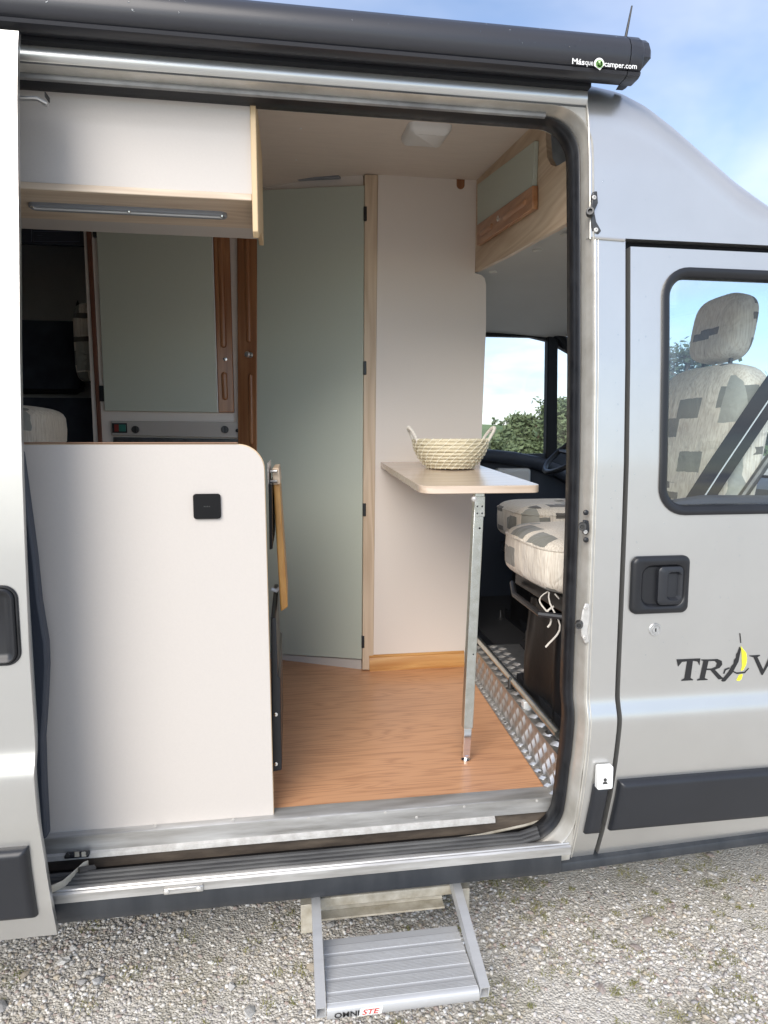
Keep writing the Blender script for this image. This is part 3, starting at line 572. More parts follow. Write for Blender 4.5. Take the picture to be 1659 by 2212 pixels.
decal('feather_shaft', [Q((1027, 975), (1035, 982), (1052, 980), (1100, 925), (1140, 850), (1157, 765), (1148, 752), (1134, 790), (1126, 800), (1124, 825), (1112, 838), (1108, 865), (1094, 880), (1076, 915), (1060, 935)),
                        Q((1040, 930), (1050, 900), (1080, 888), (1082, 895), (1056, 908), (1048, 930)), Q((1085, 900), (1130, 922), (1180, 918), (1207, 892), (1209, 896), (1182, 926), (1128, 932), (1083, 908)), Q((1147, 662), (1152, 664), (1158, 725), (1153, 727))], 'print_black', cab_door)
decal('feather_blade', [Q((1157, 748), (1168, 765), (1190, 790), (1196, 830), (1190, 870), (1172, 905), (1157, 910), (1165, 880), (1162, 800)), Q((1146, 938), (1168, 933), (1160, 965), (1145, 977), (1128, 974))], 'print_yellow', cab_door)

# ---- high-roof cap above the cab door
SIL = [(P(u, v, y=0.11).x, P(u, v, y=0.11).z) for u, v in ((1290, 157), (1350, 172), (1400, 201), (1450, 245), (1500, 293), (1550, 341), (1600, 390), (1659, 449))]
SIL = SIL + [(SIL[-1][0] + 0.28, SIL[-1][1] - 0.20), (SIL[-1][0] + 0.33, SIL[-1][1] - 0.23)]
def sil(x): return lerp_tab(SIL, x)
def cap_pt(x, t, z0=ZDT + 0.006):
    top = max(sil(x), z0 + 0.02); r_ = min(0.14, (top - z0) * 0.7) + 0.001; zs = top - r_
    if t < 0.45:
        k = t / 0.45; z = z0 + (zs - z0) * k; return (x, yb(z) , z)
    if t < 0.8:
        k = (t - 0.45) / 0.35 * pi / 2; y0 = yb(zs); return (x, y0 + (1 - cos(k)) * 0.20, zs + sin(k) * (r_ + 0.02))
    k = (t - 0.8) / 0.2; y0 = yb(zs); return (x, y0 + 0.20 + k * (1.0 - y0 - 0.20), top + 0.02 + 0.24 * sin(k * pi / 2))
g = G(); xs0, xs1 = 0.702, SIL[-1][0]
g.grid(lambda i, j: cap_pt(xs0 + (xs1 - xs0) * i, j), 50, 44)
g.grid(lambda i, j: (lambda p: (p[0], 2.0 - p[1], p[2]))(cap_pt(xs0 + (xs1 - xs0) * i, j, 2.03)), 50, 44)
edge = [(0.716, yb(ZDT + 0.006), ZDT + 0.006)]
g.grid(lambda i, j: (xs0 + (xs1 - xs0) * i, yb(ZDT + 0.006) + 0.04 * j, ZDT + 0.006), 4, 1)
cap = g.build('roof_cap', 'paint', van, angle=60)
# small weld lip between cap and pillar
G().tube([(0.712, yb(ZDT) - 0.001, ZDT + 0.004), (0.788, yb(ZDT) - 0.001, ZDT + 0.002)], 0.004, 8).build('pillar_joint', 'paint', van)
# seam of the cap along the opening
G().tube([(0.702, yb(z) - 0.002, z) for z in np.linspace(1.88, 2.22, 20)], 0.0022, 8).build('cap_seam', 'jamb_paint', van)

# ---- roof and header above the opening (profile runs along the van)
hz = lambda v, y: P(600, v, y=y).z
G_TOP = hz(168, 0.062)
roof_prof = [(0.080, G_TOP - 0.004), (0.070, G_TOP + 0.002), (0.0665, G_TOP + 0.012), (0.068, G_TOP + 0.028), (0.074, G_TOP + 0.045), (0.082, G_TOP + 0.07), (0.097, G_TOP + 0.095), (0.13, G_TOP + 0.125), (0.20, G_TOP + 0.165), (0.35, G_TOP + 0.23), (0.65, 2.50), (1.0, 2.53), (1.4, 2.50), (1.75, 2.38), (1.9, 2.2), (1.95, 1.9),
             (1.92, 1.9), (1.87, 2.18), (1.72, 2.35), (1.4, 2.47), (1.0, 2.50), (0.65, 2.47), (0.37, G_TOP + 0.21), (0.22, G_TOP + 0.15), (0.13, G_TOP + 0.09), (0.105, G_TOP + 0.05), (0.10, G_TOP - 0.004)]
G().rings([[(x, y, z) for y, z in roof_prof] for x in np.linspace(-2.6, 0.7005, 8)]).build('roof', 'paint', van, angle=50)
strip('gutter', -1.2, 0.700, [(0.084, G_TOP - 0.002), (0.074, G_TOP - 0.001), (0.075, G_TOP - 0.005), (0.090, G_TOP - 0.007)], 'dusty_rubber')

# ---- frame round the sliding door opening
OX0, OX1 = -0.66, 0.712; OZ0 = P(700, 1892, y=0.035).z; OZ1 = G_TOP - 0.006
ocx, ocz = (OX0 + OX1) / 2, (OZ0 + OZ1) / 2; ohw, ohh = (OX1 - OX0) / 2, (OZ1 - OZ0) / 2
RAD = {(1, 1): 0.095, (-1, 1): 0.10, (-1, -1): 0.06, (1, -1): 0.115}
oloop = dense(rrect(ocx, ocz, ohw, ohh, RAD, 12), 0.03)
def xbend(x, z): return x - (0.022 * max(0, (0.75 - z) / 0.45) ** 1.5 if x > 0.3 else 0)
def frame_sweep(name, prof, m, angle=40, fn=None):
    rr_ = []
    for p in oloop:
        ln = sqrt(p[2] ** 2 + p[3] ** 2) or 1; nx_, nz_ = p[2] / ln, p[3] / ln
        tk = 1 - 0.45 * max(0, nz_)
        rr_.append([(xbend(p[0] - nx_ * d, p[1]), yb(p[1]) * (1 if p[1] > 0.6 else 0.7) + e + (fn(p) if fn else 0), p[1] - nz_ * d * tk) for d, e in prof])
    return G().rings(rr_, closed=True, caps=False).build(name, m, van, angle=angle)
jamb = frame_sweep('door_frame', [(-0.004, 0.03), (-0.003, 0.001), (0.001, -0.003), (0.004, 0.001), (0.005, 0.008), (0.009, 0.016), (0.011, 0.030), (0.013, 0.045), (0.015, 0.062), (0.015, 0.10), (-0.004, 0.10)], 'jamb_paint')
seal = frame_sweep('weather_seal', [(0.013, 0.052), (0.013, 0.042), (0.016, 0.036), (0.020, 0.038), (0.022, 0.046), (0.026, 0.050), (0.030, 0.058), (0.030, 0.082), (0.020, 0.088), (0.011, 0.07)], 'rubber', 60)
for cxn, czn in ((1, 1), (1, -1)):
    arc = [p for p in rrect(ocx, ocz, ohw, ohh, RAD, 12) if (p[0] - ocx) * cxn > ohw - 0.2 and (p[1] - ocz) * czn > ohh - 0.2]
    rim = [Vector((xbend(p[0], p[1]), yb(p[1]) * (1 if p[1] > 0.6 else 0.7) + 0.0015, p[1])) for p in arc]
    kx, kz = OX1 + 0.004, OZ1 + 0.004 if czn > 0 else OZ0 - 0.02
    cn = Vector((xbend(kx, kz), yb(kz) * (1 if kz > 0.6 else 0.7) + 0.0015, kz))
    G().add([cn] + rim, [(0, i + 1, i + 2) for i in range(len(rim) - 1)]).build('corner_panel', 'jamb_paint', van)
# grey lip of the top seal
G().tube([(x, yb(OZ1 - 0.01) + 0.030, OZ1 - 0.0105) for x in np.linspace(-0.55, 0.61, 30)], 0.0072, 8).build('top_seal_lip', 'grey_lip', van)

# ---- latches on the pillar
def latch(name, pts, y, r_, m, bolts, knob):
    o = G().prism([P(u, v, y=y) for u, v in pts], (0, -0.006, 0)).build(name, m, van, bevel=0.0025)
    for u, v in bolts: G().lathe(P(u, v, y=y - 0.006), (0, -1, 0), [(0.0052, 0), (0.0052, 0.002), (0.004, 0.003), (0.002, 0.003), (0.002, 0.001), (0, 0.001)], 14).build('bolt', 'zinc', o)
    c = P(*knob, y=y - 0.006); G().lathe(c, (-0.45, -0.9, 0), [(0.0095, 0), (0.0095, 0.016), (0.0085, 0.019), (0.005, 0.019), (0.0045, 0.012), (0, 0.012)], 20).build('roller_pin', 'cast_dark', o)
    return o
def jy(z): return yb(z) - 0.002
latch('upper_latch', ((1278, 416), (1288, 414), (1290, 440), (1282, 458), (1286, 480), (1297, 500), (1290, 508), (1278, 500), (1272, 462)), jy(1.95), 0, 'cast_dark', ((1283, 427), (1287, 497)), (1275, 461))
latch('lower_latch', ((1262, 1302), (1272, 1304), (1273, 1330), (1268, 1360), (1272, 1385), (1262, 1390), (1254, 1372), (1252, 1345), (1256, 1320)), jy(1.0), 0, 'zinc', ((1264, 1313), (1262, 1377)), (1251, 1347))
mid = latch('door_switch', ((1258, 1122), (1270, 1124), (1272, 1145), (1266, 1156), (1257, 1152)), jy(1.2), 0, 'black_plastic', ((1264, 1149),), (1258, 1136))
for v in (1107, 1166): G().lathe(P(1265, v, y=jy(1.2)), (0, -1, 0), [(0.0065, 0), (0.0065, 0.003), (0.004, 0.005), (0, 0.0055)], 16).build('plug', 'rubber', van)

# ---- sill below the floor edge
Yz = lambda u, v, y: P(u, v, y=y).z
zt_ = 0.472
strip('floor_edge_trim', -0.66, 0.70, [(0.150, zt_ + 0.002), (0.104, zt_ + 0.002), (0.100, zt_ - 0.001), (0.100, zt_ - 0.040), (0.103, zt_ - 0.041), (0.104, zt_ - 0.002), (0.150, zt_ - 0.001)], 'worn_aluminium', n=4)
strip('floor_lip', -0.66, 0.52, [(0.108, zt_ - 0.036), (0.094, zt_ - 0.043), (0.092, zt_ - 0.054), (0.108, zt_ - 0.060)], 'zinc', n=4)
G().box((-0.66, 0.108, 0.36), (0.70, 0.118, zt_ - 0.036)).build('step_riser', 'track_dirt', van)
zb0 = 0.362
strip('door_track', -0.66, 0.66, [(0.108, zb0 + 0.02), (0.070, zb0 + 0.014), (0.066, zb0 + 0.006), (0.108, zb0 - 0.02)], 'track_dirt', n=4)
G().tube([(0.69, 0.115, 0.405), (0.60, 0.100, 0.398), (0.48, 0.086, 0.392), (0.30, 0.078, 0.385), (-0.62, 0.076, 0.380)], 0.0035, 8).build('track_rail', 'grimy_steel', van)
for k, (y, z) in enumerate(((0.052, P(600, 1850, y=0.052).z), (0.044, P(600, 1859, y=0.044).z), (0.036, P(600, 1868, y=0.036).z))):
    G().tube([(-0.62, y, z), (0.0, y, z), (0.57, y, z), (0.62, y + 0.006, z + 0.008)], 0.0068, 10).build('sill_rib', 'dusty_rubber', van)
zs_ = P(600, 1872, y=0.03).z
def SV(y, v): return (y, P(600, v, y=y).z)
strip('sill_plate', -0.66, 0.688, [SV(0.032, 1871), SV(0.022, 1873), SV(0.012, 1879), SV(0.010, 1882.5), SV(0.004, 1884.5), SV(0.000, 1890), SV(-0.001, 1907), (0.04, P(600, 1907, y=-0.001).z - 0.002)], 'worn_aluminium', n=6)
zk = P(600, 1907, y=0.002).z
strip('side_skirt', -0.66, 0.6645, [(0.008, zk + 0.002), SV(0.002, 1906), SV(0.001, 1937), SV(0.012, 1947), (0.06, P(600, 1947, y=0.012).z - 0.003), (0.06, zk)], 'skirt', n=6)
pl = P(395, 1900, y=-0.008)
jp = G().box((pl.x - 0.045, -0.006, zk + 0.001), (pl.x + 0.045, 0.004, zk + 0.017)).build('sill_joint', 'worn_aluminium', van, bevel=0.003)
for u in (358, 428):
    c = P(u, 1913 if u < 400 else 1906, y=-0.013); G().lathe((c.x, -0.006, zk + 0.010), (0, -1, 0), [(0.0062, 0), (0.0062, 0.002), (0.004, 0.0035), (0, 0.004)], 16).build('screw', 'zinc', jp)
for u, v in ((335, 1784), (503, 1771), (667, 1768), (833, 1756), (1003, 1743), (1160, 1730), (900, 1766)):
    c = P(u, v, y=0.0995); G().lathe((c.x, 0.1, c.z), (0, -1, 0), [(0.0038, 0), (0.0036, 0.001), (0.001, 0.0014), (0, 0.0012)], 12).build('screw', 'zinc', van)
# underside and inner shell
G().box((-2.6, 0.12, 0.34), (2.2, 1.88, 0.40)).build('underbody', 'dark_trim', van)
G().box((-2.6, 0.06, 0.275), (-0.6, 0.12, 0.46)).build('rear_sill', 'dark_trim', van)
# side of the body behind the sliding door, far side, rear
G().box((-2.6, 0.07, 0.30), (-0.665, 0.10, 2.12)).build('rear_side_panel', 'inner_shell', van)
G().box((-2.6, 1.93, 0.35), (0.80, 1.96, 1.9)).build('far_side_panel', 'inner_shell', van)
G().box((-2.63, 0.07, 0.35), (-2.6, 1.95, 2.5)).build('rear_panel', 'inner_shell', van)
G().box((0.712, 0.098, 0.58), (0.80, 0.13, 2.02)).build('inner_pillar', 'dark_trim', van, bevel=0.01)

# ---- rubber flap between the sliding door and the kitchen panel
pts = [(20, 960), (44, 975), (58, 1080), (74, 1200), (84, 1300), (99, 1390), (101, 1440), (97, 1530), (92, 1600), (95, 1700), (101, 1812), (40, 1830)]
G().prism([P(u, v, y=0.045) for u, v in pts], (0, 0.03, 0)).build('rear_jamb_seal', 'navy_plastic', van, bevel=0.006, seg=3)

# ---- sliding door, pushed back along the van
SDX = -0.527; SDO = -0.086
SDE = sorted([(p.z, p.x) for p in (P(u, v, y=yb(z) + SDO) for u, v, z in ((38, 100, 2.17), (40, 500, 1.80), (46, 960, 1.405), (62, 1400, 0.98), (80, 1760, 0.636), (97, 1860, 0.53), (118, 2000, 0.39)))])
def sd_edge(z): return lerp_tab(SDE, z)
z_lo, z_hi = P(118, 2018, y=-0.05).z, 2.205
g = skin(-1.95, 0, z_lo, z_hi, 5, dy=SDO, xf1=sd_edge)
nz = 90
g.grid(lambda i, j: (sd_edge(z_lo + (z_hi - z_lo) * j) + (0.0 if i < 0.7 else -0.03), yb(z_lo + (z_hi - z_lo) * j) + SDO + (0.0 if i == 0 else 0.012 if i < 0.7 else 0.045), z_lo + (z_hi - z_lo) * j), 2, nz)
g.grid(lambda i, j: (-1.95 + (SDX + 1.95) * i, yb(z_lo) + SDO + 0.04 * j, z_lo), 2, 1)
sdo = g.build('sliding_door', 'paint', van, angle=50)
skin(-1.95, SDX - 0.01, z_lo, z_hi, 2, dy=SDO + 0.045, dz=0.03).build('door_lining', 'inner_shell', sdo)
zz0, zz1 = P(0, 2000, y=-0.09).z, P(0, 1830, y=-0.09).z
def sd_mould():
    g = G(); ln = zz1 - zz0; us = [0, 0.0012, 0.003, 0.006, 0.010, 0.014, 0.018]; vs_ = [p for p in us] + list(np.linspace(0.018, ln - 0.018, 6)[1:-1]) + [ln - p for p in reversed(us)]
    xe = P(104, 1900, y=-0.005).x; verts = []
    for a in us + [0.2, 1.3]:
        for b in vs_:
            e = min(a, b, ln - b); k = min(1, e / 0.016); k = sqrt(max(0, 1 - (1 - k) ** 2)); z = zz0 + b; verts.append((xe - a, yb(z) + SDO + 0.001 - 0.022 * k, z))
    n = len(vs_); g.add(verts, [(i * n + j, (i + 1) * n + j, (i + 1) * n + j + 1, i * n + j + 1) for i in range(len(us) + 1) for j in range(n - 1)])
    return g.build('side_moulding', 'moulding', sdo, angle=80)
sd_mould()
ha = P(36, 1350, y=-0.086); hz0_, hz1_ = P(20, 1431, y=-0.086).z, P(20, 1270, y=-0.086).z
rl = rrect(ha.x - 0.10, (hz0_ + hz1_) / 2, 0.10, (hz1_ - hz0_) / 2, 0.022)
hd = G().rings([[(p[0] + p[2] * k, SDO + e, p[1] + p[3] * k) for p in rl] for k, e in ((0, 0.004), (0, -0.008), (-0.003, -0.011), (-0.007, -0.010), (-0.012, -0.004), (-0.02, -0.002))]).build('sliding_door_handle', 'black_plastic', sdo, angle=50)
G().tube([(p[0] + p[2] * 0.003, SDO - 0.002, p[1] + p[3] * 0.003) for p in rl], 0.003, 6, closed=True).build('handle_rim', 'rubber', hd)
# upper and lower runner arms
G().tube([P(20, 213, y=0.06), P(80, 213, y=0.06), P(96, 222, y=0.065), P(98, 226, y=0.09)], 0.006, 8, flat=0.7).build('upper_runner_arm', 'aluminium', sdo)
G().box(P(96, 198, y=0.075), P(108, 222, y=0.10)).build('runner_stop', 'rubber', van)
rb = G().box(P(138, 1857, y=0.085), P(197, 1834, y=0.105)).build('lower_latch_block', 'black_plastic', van, bevel=0.003)
for u in (147, 187): G().lathe(P(u, 1847 - (u - 147) * 0.12, y=0.0845), (0, -1, 0), [(0.005, 0), (0.0045, 0.002), (0, 0.002)], 12).build('bolt', 'cast_dark', rb)
for u in (162, 177): G().box(P(u, 1850, y=0.0845) + Vector((0, -0.002, 0)), P(u + 9, 1839, y=0.0845)).build('latch_tooth', 'grimy_steel', rb)
arm = [P(105, 1925, y=0.0), P(135, 1912, y=0.02), P(160, 1890, y=0.045), P(180, 1872, y=0.065), P(190, 1868, y=0.075)]
ag = G(); ag.rings([[p + Vector((0, 0, 0.009)), p + Vector((0, 0.006, 0.009)), p + Vector((0, 0.006, -0.009)), p + Vector((0, 0, -0.009))] for p in arm]); ag.build('lower_runner_arm', 'grimy_steel', sdo, bevel=0.002)
G().tube([P(170, 1880, y=0.05), P(204, 1874, y=0.07)], 0.011, 10, flat=0.5).build('runner_roller', 'cast_dark', sdo)

# ---- rain drops on the paint
dg_ = G()
for k in range(210):
    x = random.uniform(0.72, 1.28); z = random.choice((random.uniform(0.8, 2.05), random.uniform(1.0, 1.9)))
    if abs(x - gapx(z)) < 0.012 or (WIN['x0'] - 0.02 < x and WIN['z0'] - 0.02 < z < WIN['z1'] + 0.02) or (hx0 - .01 < x < hx1 + .01 and hz0 - .01 < z < hz1 + .01): continue
    if z > ZDT - 0.02 and (z < ZDT + 0.03 or z > sil(x) - 0.14): continue
    r_ = random.uniform(0.0009, 0.0026); p = Vector((x, yb(z) + 0.0002, z))
    dg_.rings([[p + Vector((cos(2 * pi * j / 6) * r_ * a, -r_ * b, sin(2 * pi * j / 6) * r_ * a * 1.1)) for j in range(6)] for a, b in ((1, 0), (0.8, 0.32), (0.4, 0.5))])
dg_.build('rain_drop', 'water', van, kind='stuff')

# ================================================================ INSIDE THE VAN
FZ = 0.470
G().box((-2.6, 0.112, FZ - 0.03), (0.745, 1.93, FZ)).build('wood_floor', 'floor_wood', van)
def ceil_z(y): return 2.297 + 0.1155 * min(y, 1.22) - 0.25 * max(0, y - 1.22) ** 2
g = G(); g.grid(lambda i, j: (-2.6 + 3.345 * i, 0.20 + 1.69 * j, ceil_z(0.20 + 1.69 * j)), 4, 40); g.grid(lambda i, j: (-2.6 + 3.345 * i, 0.20 + 1.69 * j, ceil_z(0.20 + 1.69 * j) + 0.012), 4, 40)
ceil = g.build('ceiling_lining', 'ceiling_vinyl', van)
for u, v in ((650, 277), (640, 345)):
    p = P(u, v, o=(0, 0, 2.297), n=Vector((0, 0.1155, -1))); G().lathe((p.x, p.y, ceil_z(p.y)), (0, 0, -1), [(0.004, 0), (0.003, 0.0015), (0, 0.002)], 10).build('screw_cap', 'white_plastic', ceil)
# roof vent
vc = [P(u, v, o=(0, 0, 2.297), n=Vector((0, 0.1155, -1))) for u, v in ((870, 300), (952, 306), (975, 268), (884, 262))]
vt = thing('roof_vent', 'small white plastic roof vent on the beige ceiling', 'vent', (vc[0].x, vc[0].y, 2.40))
cx_, cy_ = sum(p.x for p in vc) / 4, sum(p.y for p in vc) / 4
zc_ = ceil_z(cy_)
lp = rrect(cx_, cy_, 0.064, 0.078, 0.018, 5)
def tilt(y): return ceil_z(y)
vb = G().rings([[(p[0] + p[2] * k, p[1] + p[3] * k, tilt(p[1]) - e) for p in lp] for k, e in ((0.004, -0.004), (0.002, 0.012), (-0.006, 0.022), (-0.02, 0.026))]).build('cover', 'white_plastic', vt, angle=50)
for k in range(3): G().box((cx_ - 0.045, cy_ - 0.07 + k * 0.006, tilt(cy_ - 0.07) - 0.020 - 0.001), (cx_ + 0.02, cy_ - 0.068 + k * 0.006, tilt(cy_ - 0.07) - 0.0225 - k * 0.002)).build('slot', 'inner_shell', vb)

# ---- washroom wall
WY = 1.13
wall_px = [(817, 376), (1030, 389), (1026, 590), (1040, 594), (1047, 601), (1050, 614), (1050, 700), (1046, 800), (1041, 930), (1034, 1060), (1020, 1240), (1003, 1442), (806, 1447)]
wr = thing('washroom', 'cream washroom walls with sage door and pale wooden corner post', 'washroom', (0.4, WY, FZ))
G().prism([P(u, v, y=WY) for u, v in wall_px], (0, 0.018, 0)).build('front_wall', 'cream_laminate', wr)
G().box((0.722, WY + 0.018, FZ), (0.738, 1.92, 2.05)).build('side_wall', 'cream_laminate', wr)
a, b = P(788, 377, y=WY - 0.004), P(783, 1447, y=WY - 0.004); c, d = P(806.5, 1447, y=WY - 0.004), P(816.5, 377, y=WY - 0.004)
G().prism([a, b, c, d], (0, 0.03, 0)).build('corner_post', 'pale_wood_z', wr, bevel=0.002)
wv = P(995, 397, y=WY - 0.002); G().prism([(wv.x + dx_, WY - 0.003, wv.z + dz_) for dx_, dz_ in [(-0.016, 0.018), (-0.016, -0.004)] + [(0.016 * cos(R(180 + 18 * k)), -0.004 + 0.016 * sin(R(180 + 18 * k))) for k in range(1, 10)] + [(0.016, -0.004), (0.016, 0.018)]], (0, 0.003, 0)).build('cover_cap', 'red_wood_z', wr)
# skirting board
s0, s1 = P(795, 1448, y=WY - 0.012), P(1003, 1440, y=WY - 0.012); sk = [(0.0, 0.0), (-0.014, 0.0), (-0.014, 0.012), (-0.010, 0.016), (-0.010, 0.045), (-0.006, 0.055), (-0.008, 0.060), (0.0, 0.066)]
G().rings([[(x, WY - 0.001 + y, FZ + z) for y, z in sk] for x in (s0.x + 0.006, s1.x)]).build('skirting', 'pine', wr, angle=30)
# angled door
DA = Vector((0.292, 1.137, FZ)); DB = Vector((-0.063, 1.319, FZ)); dd = (DB - DA).normalized(); dn = Vector((-dd.y, dd.x, 0)); dn = dn if dn.y < 0 else -dn
def D(u, v, off=0.0): return P(u, v, o=DA + dn * off, n=dn)
dl = D(513, 700)
def dpt(s, z, off): p = DA + dd * s + dn * off; return Vector((p.x, p.y, z))
sL = (dl - DA).dot(dd)
ztop_w = 2.47
G().prism([dpt(-0.0, FZ, -0.012), dpt(sL + 0.2, FZ, -0.012), dpt(sL + 0.2, ztop_w, -0.012), dpt(-0.0, ztop_w, -0.012)], -dn * 0.015).build('angled_wall', 'cream_laminate', wr)
q = [D(786.5, 400, 0.006), D(781, 1424, 0.006), D(554.5, 1409, 0.006), D(555, 411, 0.006)]
sdr = G().prism(q, -dn * 0.016).build('washroom_door', 'sage', wr, bevel=0.0015)
q2 = [D(553.5, 411, 0.008), D(556, 1409, 0.008), D(516, 1407, 0.008), D(511, 413, 0.008)]
stl = G().prism(q2, -dn * 0.018).build('handle_stile', 'red_wood_z', sdr, bevel=0.003)
def capsule_pts(p, q, r_, n=8):
    """rounded slot outline from p to q in the plane spanned by q-p and e"""
    return None
def bead(o, pa, pb, hw, nrm, m, name='groove', parent=None, depth=0.007):
    ax = (pb - pa).normalized(); e = ax.cross(nrm).normalized(); L_ = (pb - pa).length; rings = []
    for k, h in ((1.0, 0.0), (0.86, 0.55), (0.6, 0.85), (0.2, 1.0)):
        ring = []
        for j in range(9): a_ = pi * j / 8; ring.append(pb + (e * cos(a_) + ax * sin(a_)) * hw * k + nrm * depth * h)
        for j in range(9): a_ = pi + pi * j / 8; ring.append(pa + (e * cos(a_) + ax * sin(a_)) * hw * k + nrm * depth * h)
        rings.append(ring)
    return G().rings(rings).build(name, m, parent, angle=60)
for (ua, va), (ub, vb_) in (((533, 500), (537, 735)), ((541, 812), (543, 955))):
    bead(stl, D(ua, va, 0.008), D(ub, vb_, 0.008), 0.0105, dn, 'red_wood_z', 'bead', stl)
kp = D(541, 767, 0.008); G().lathe(kp, dn, [(0.012, 0), (0.012, 0.002), (0.006, 0.004), (0.006, 0.018), (0.012, 0.022), (0.0125, 0.027), (0.009, 0.031), (0, 0.032)], 20).build('knob', 'aluminium', sdr)
for u, v in ((789, 462), (788, 795), (787, 1101), (784, 1386)):
    p = D(u, v, 0.007); G().box(p + Vector((-0.006, -0.006, -0.026)), p + Vector((0.006, 0.006, 0.026))).build('hinge', 'black_plastic', sdr, bevel=0.002)
q3 = [D(780, 1425, -0.004), D(780, 1448, -0.004), D(560, 1420, -0.004), D(560, 1412, -0.004)]
G().prism(q3, -dn * 0.006).build('plinth', 'white_laminate', wr)
# slim lamp above the washroom door
la = [D(565, 392, 0.012), D(732, 383, 0.012), D(732, 378, 0.012), D(566, 387, 0.012)]
lt = thing('strip_lamp', 'slim grey strip lamp under the ceiling above the sage washroom door', 'lamp', la[0])
G().prism(la, -dn * 0.02).build('housing', 'lamp_grey', lt, bevel=0.002)

# ---- tall cupboard with fridge panel
CY = 1.42
cb = thing('tall_cupboard', 'cream cupboard with sage door and brown wooden handle strip above the fridge', 'cupboard', (-0.5, CY, FZ))
def C_(u, v, o=0.0): return P(u, v, y=CY - o)
xl, xr = C_(190, 700).x, C_(512, 700).x
G().box((xl, CY, FZ), (xr + 0.02, 1.92, 2.40)).build('carcass', 'cream_laminate', cb)
G().prism([C_(184, 465, 0.012), C_(212, 960, 0.012), C_(220, 960, 0.012), C_(194, 465, 0.012)], (0, 0.40, 0)).build('side_edge', 'red_post', cb, bevel=0.002)
cdr = G().prism([C_(207, 472, 0.018), C_(226, 887, 0.018), C_(469, 891, 0.018), C_(456, 484, 0.018)], (0, 0.016, 0)).build('cupboard_door', 'sage', cb, bevel=0.0015)
G().prism([C_(456.5, 484, 0.019), C_(469.5, 891, 0.019), C_(471.5, 891, 0.019), C_(458.5, 484, 0.019)], (0, 0.016, 0)).build('edge_strip', 'white_plastic', cdr)
st2 = G().prism([C_(459, 484, 0.020), C_(472, 891, 0.020), C_(506, 891, 0.020), C_(495, 484, 0.020)], (0, 0.018, 0)).build('handle_strip', 'red_wood_z', cdr, bevel=0.003)
for (ua, va), (ub, vb_) in (((475, 495), (483, 745)), ((484, 810), (486, 858))):
    bead(st2, C_(ua, va, 0.020), C_(ub, vb_, 0.020), 0.0125, Vector((0, -1, 0)), 'red_wood_z', 'bead', st2)
G().lathe(C_(487, 776, 0.020), (0, -1, 0), [(0.009, 0), (0.009, 0.003), (0.006, 0.005), (0.0045, 0.005), (0.004, 0.009), (0, 0.010)], 18).build('push_button', 'chrome', cdr)
for v in (480, 833): G().box(C_(208 + (v - 480) * 0.042, v, 0.016), C_(203 + (v - 480) * 0.042, v + 34, 0.0)).build('hinge', 'black_plastic', cdr)
fp = G().prism([C_(240, 909, 0.020), C_(241, 940, 0.020), C_(517, 946, 0.020), C_(517, 912, 0.020)], (0, 0.02, 0)).build('fridge_panel', 'beige_enamel', cb, bevel=0.002)
for u, mm in ((253, 'red_switch'), (263, 'green_switch')): G().box(C_(u - 5 if u < 260 else u - 6, 932, 0.021), C_(u + 4 if u < 260 else u + 8, 917, 0.026)).build('rocker_switch', mm, fp, bevel=0.001)
G().box(C_(243, 935, 0.0205), C_(274, 914, 0.023)).build('switch_frame', 'black_plastic', fp)
for u in (293, 486):
    k_ = G().lathe(C_(u, 928, 0.020), (0, -1, 0), [(0.0155, 0), (0.0155, 0.008), (0.014, 0.010), (0, 0.010)], 22).build('dial', 'cast_dark', fp)
    p = C_(u, 928, 0.031); G().box(p + Vector((-0.003, -0.006, -0.013)), p + Vector((0.003, 0.003, 0.013))).build('pointer', 'black_plastic', k_, bevel=0.001)
G().lathe(C_(513, 930, 0.020), (0, -1, 0), [(0.008, 0), (0.008, 0.006), (0, 0.007)], 16).build('igniter', 'gloss_black', fp)
G().prism([C_(244, 944, 0.014), C_(244, 958, 0.014), C_(518, 962, 0.014), C_(518, 949, 0.014)], (0, 0.012, 0)).build('fridge_door', 'cast_dark', cb, bevel=0.002)

# ---- overhead locker along the door side
oh = thing('overhead_locker', 'cream overhead locker with wooden base above the kitchen panel', 'locker', (-0.3, 0.2, 1.97))
OZ = P(300, 418, y=0.16).z
lx0, lx1 = -0.80, P(545, 430, y=0.16).x
prof = [(0.160, OZ + 0.012), (0.160, OZ + 0.14), (0.158, OZ + 0.155), (0.150, OZ + 0.175), (0.146, OZ + 0.185), (0.146, OZ + 0.24), (0.17, OZ + 0.26), (0.50, OZ + 0.26), (0.50, OZ + 0.012)]
G().rings([[(x, y, z) for y, z in prof] for x in (lx0, lx1)]).build('locker_body', 'white_laminate', oh, angle=60)
G().box((lx0, 0.157, OZ - 0.004), (lx1 - 0.0005, 0.36, OZ + 0.012)).build('locker_base', 'pale_wood_x', oh, bevel=0.002)
e0 = [(lx1, 0.140, OZ + 0.24), (lx1, 0.148, OZ + 0.02), (lx1, 0.148, OZ - 0.075), (lx1, 0.165, OZ - 0.085), (lx1, 0.36, OZ - 0.01), (lx1, 0.52, OZ + 0.0), (lx1, 0.52, OZ + 0.24)]
G().prism(e0, (0.013, 0, 0)).build('end_board', 'panel_edge', oh, bevel=0.002)
la, lb = P(75, 444, z=OZ - 0.005), P(480, 462, z=OZ - 0.005); yc = (la.y + lb.y) / 2
ll = thing('under_locker_lamp', 'long narrow strip light on the underside of the overhead locker', 'lamp', ((la.x + lb.x) / 2, yc, OZ - 0.02))
lp = rrect((la.x + lb.x) / 2, yc, (lb.x - la.x) / 2 + 0.012, 0.019, 0.018, 6)
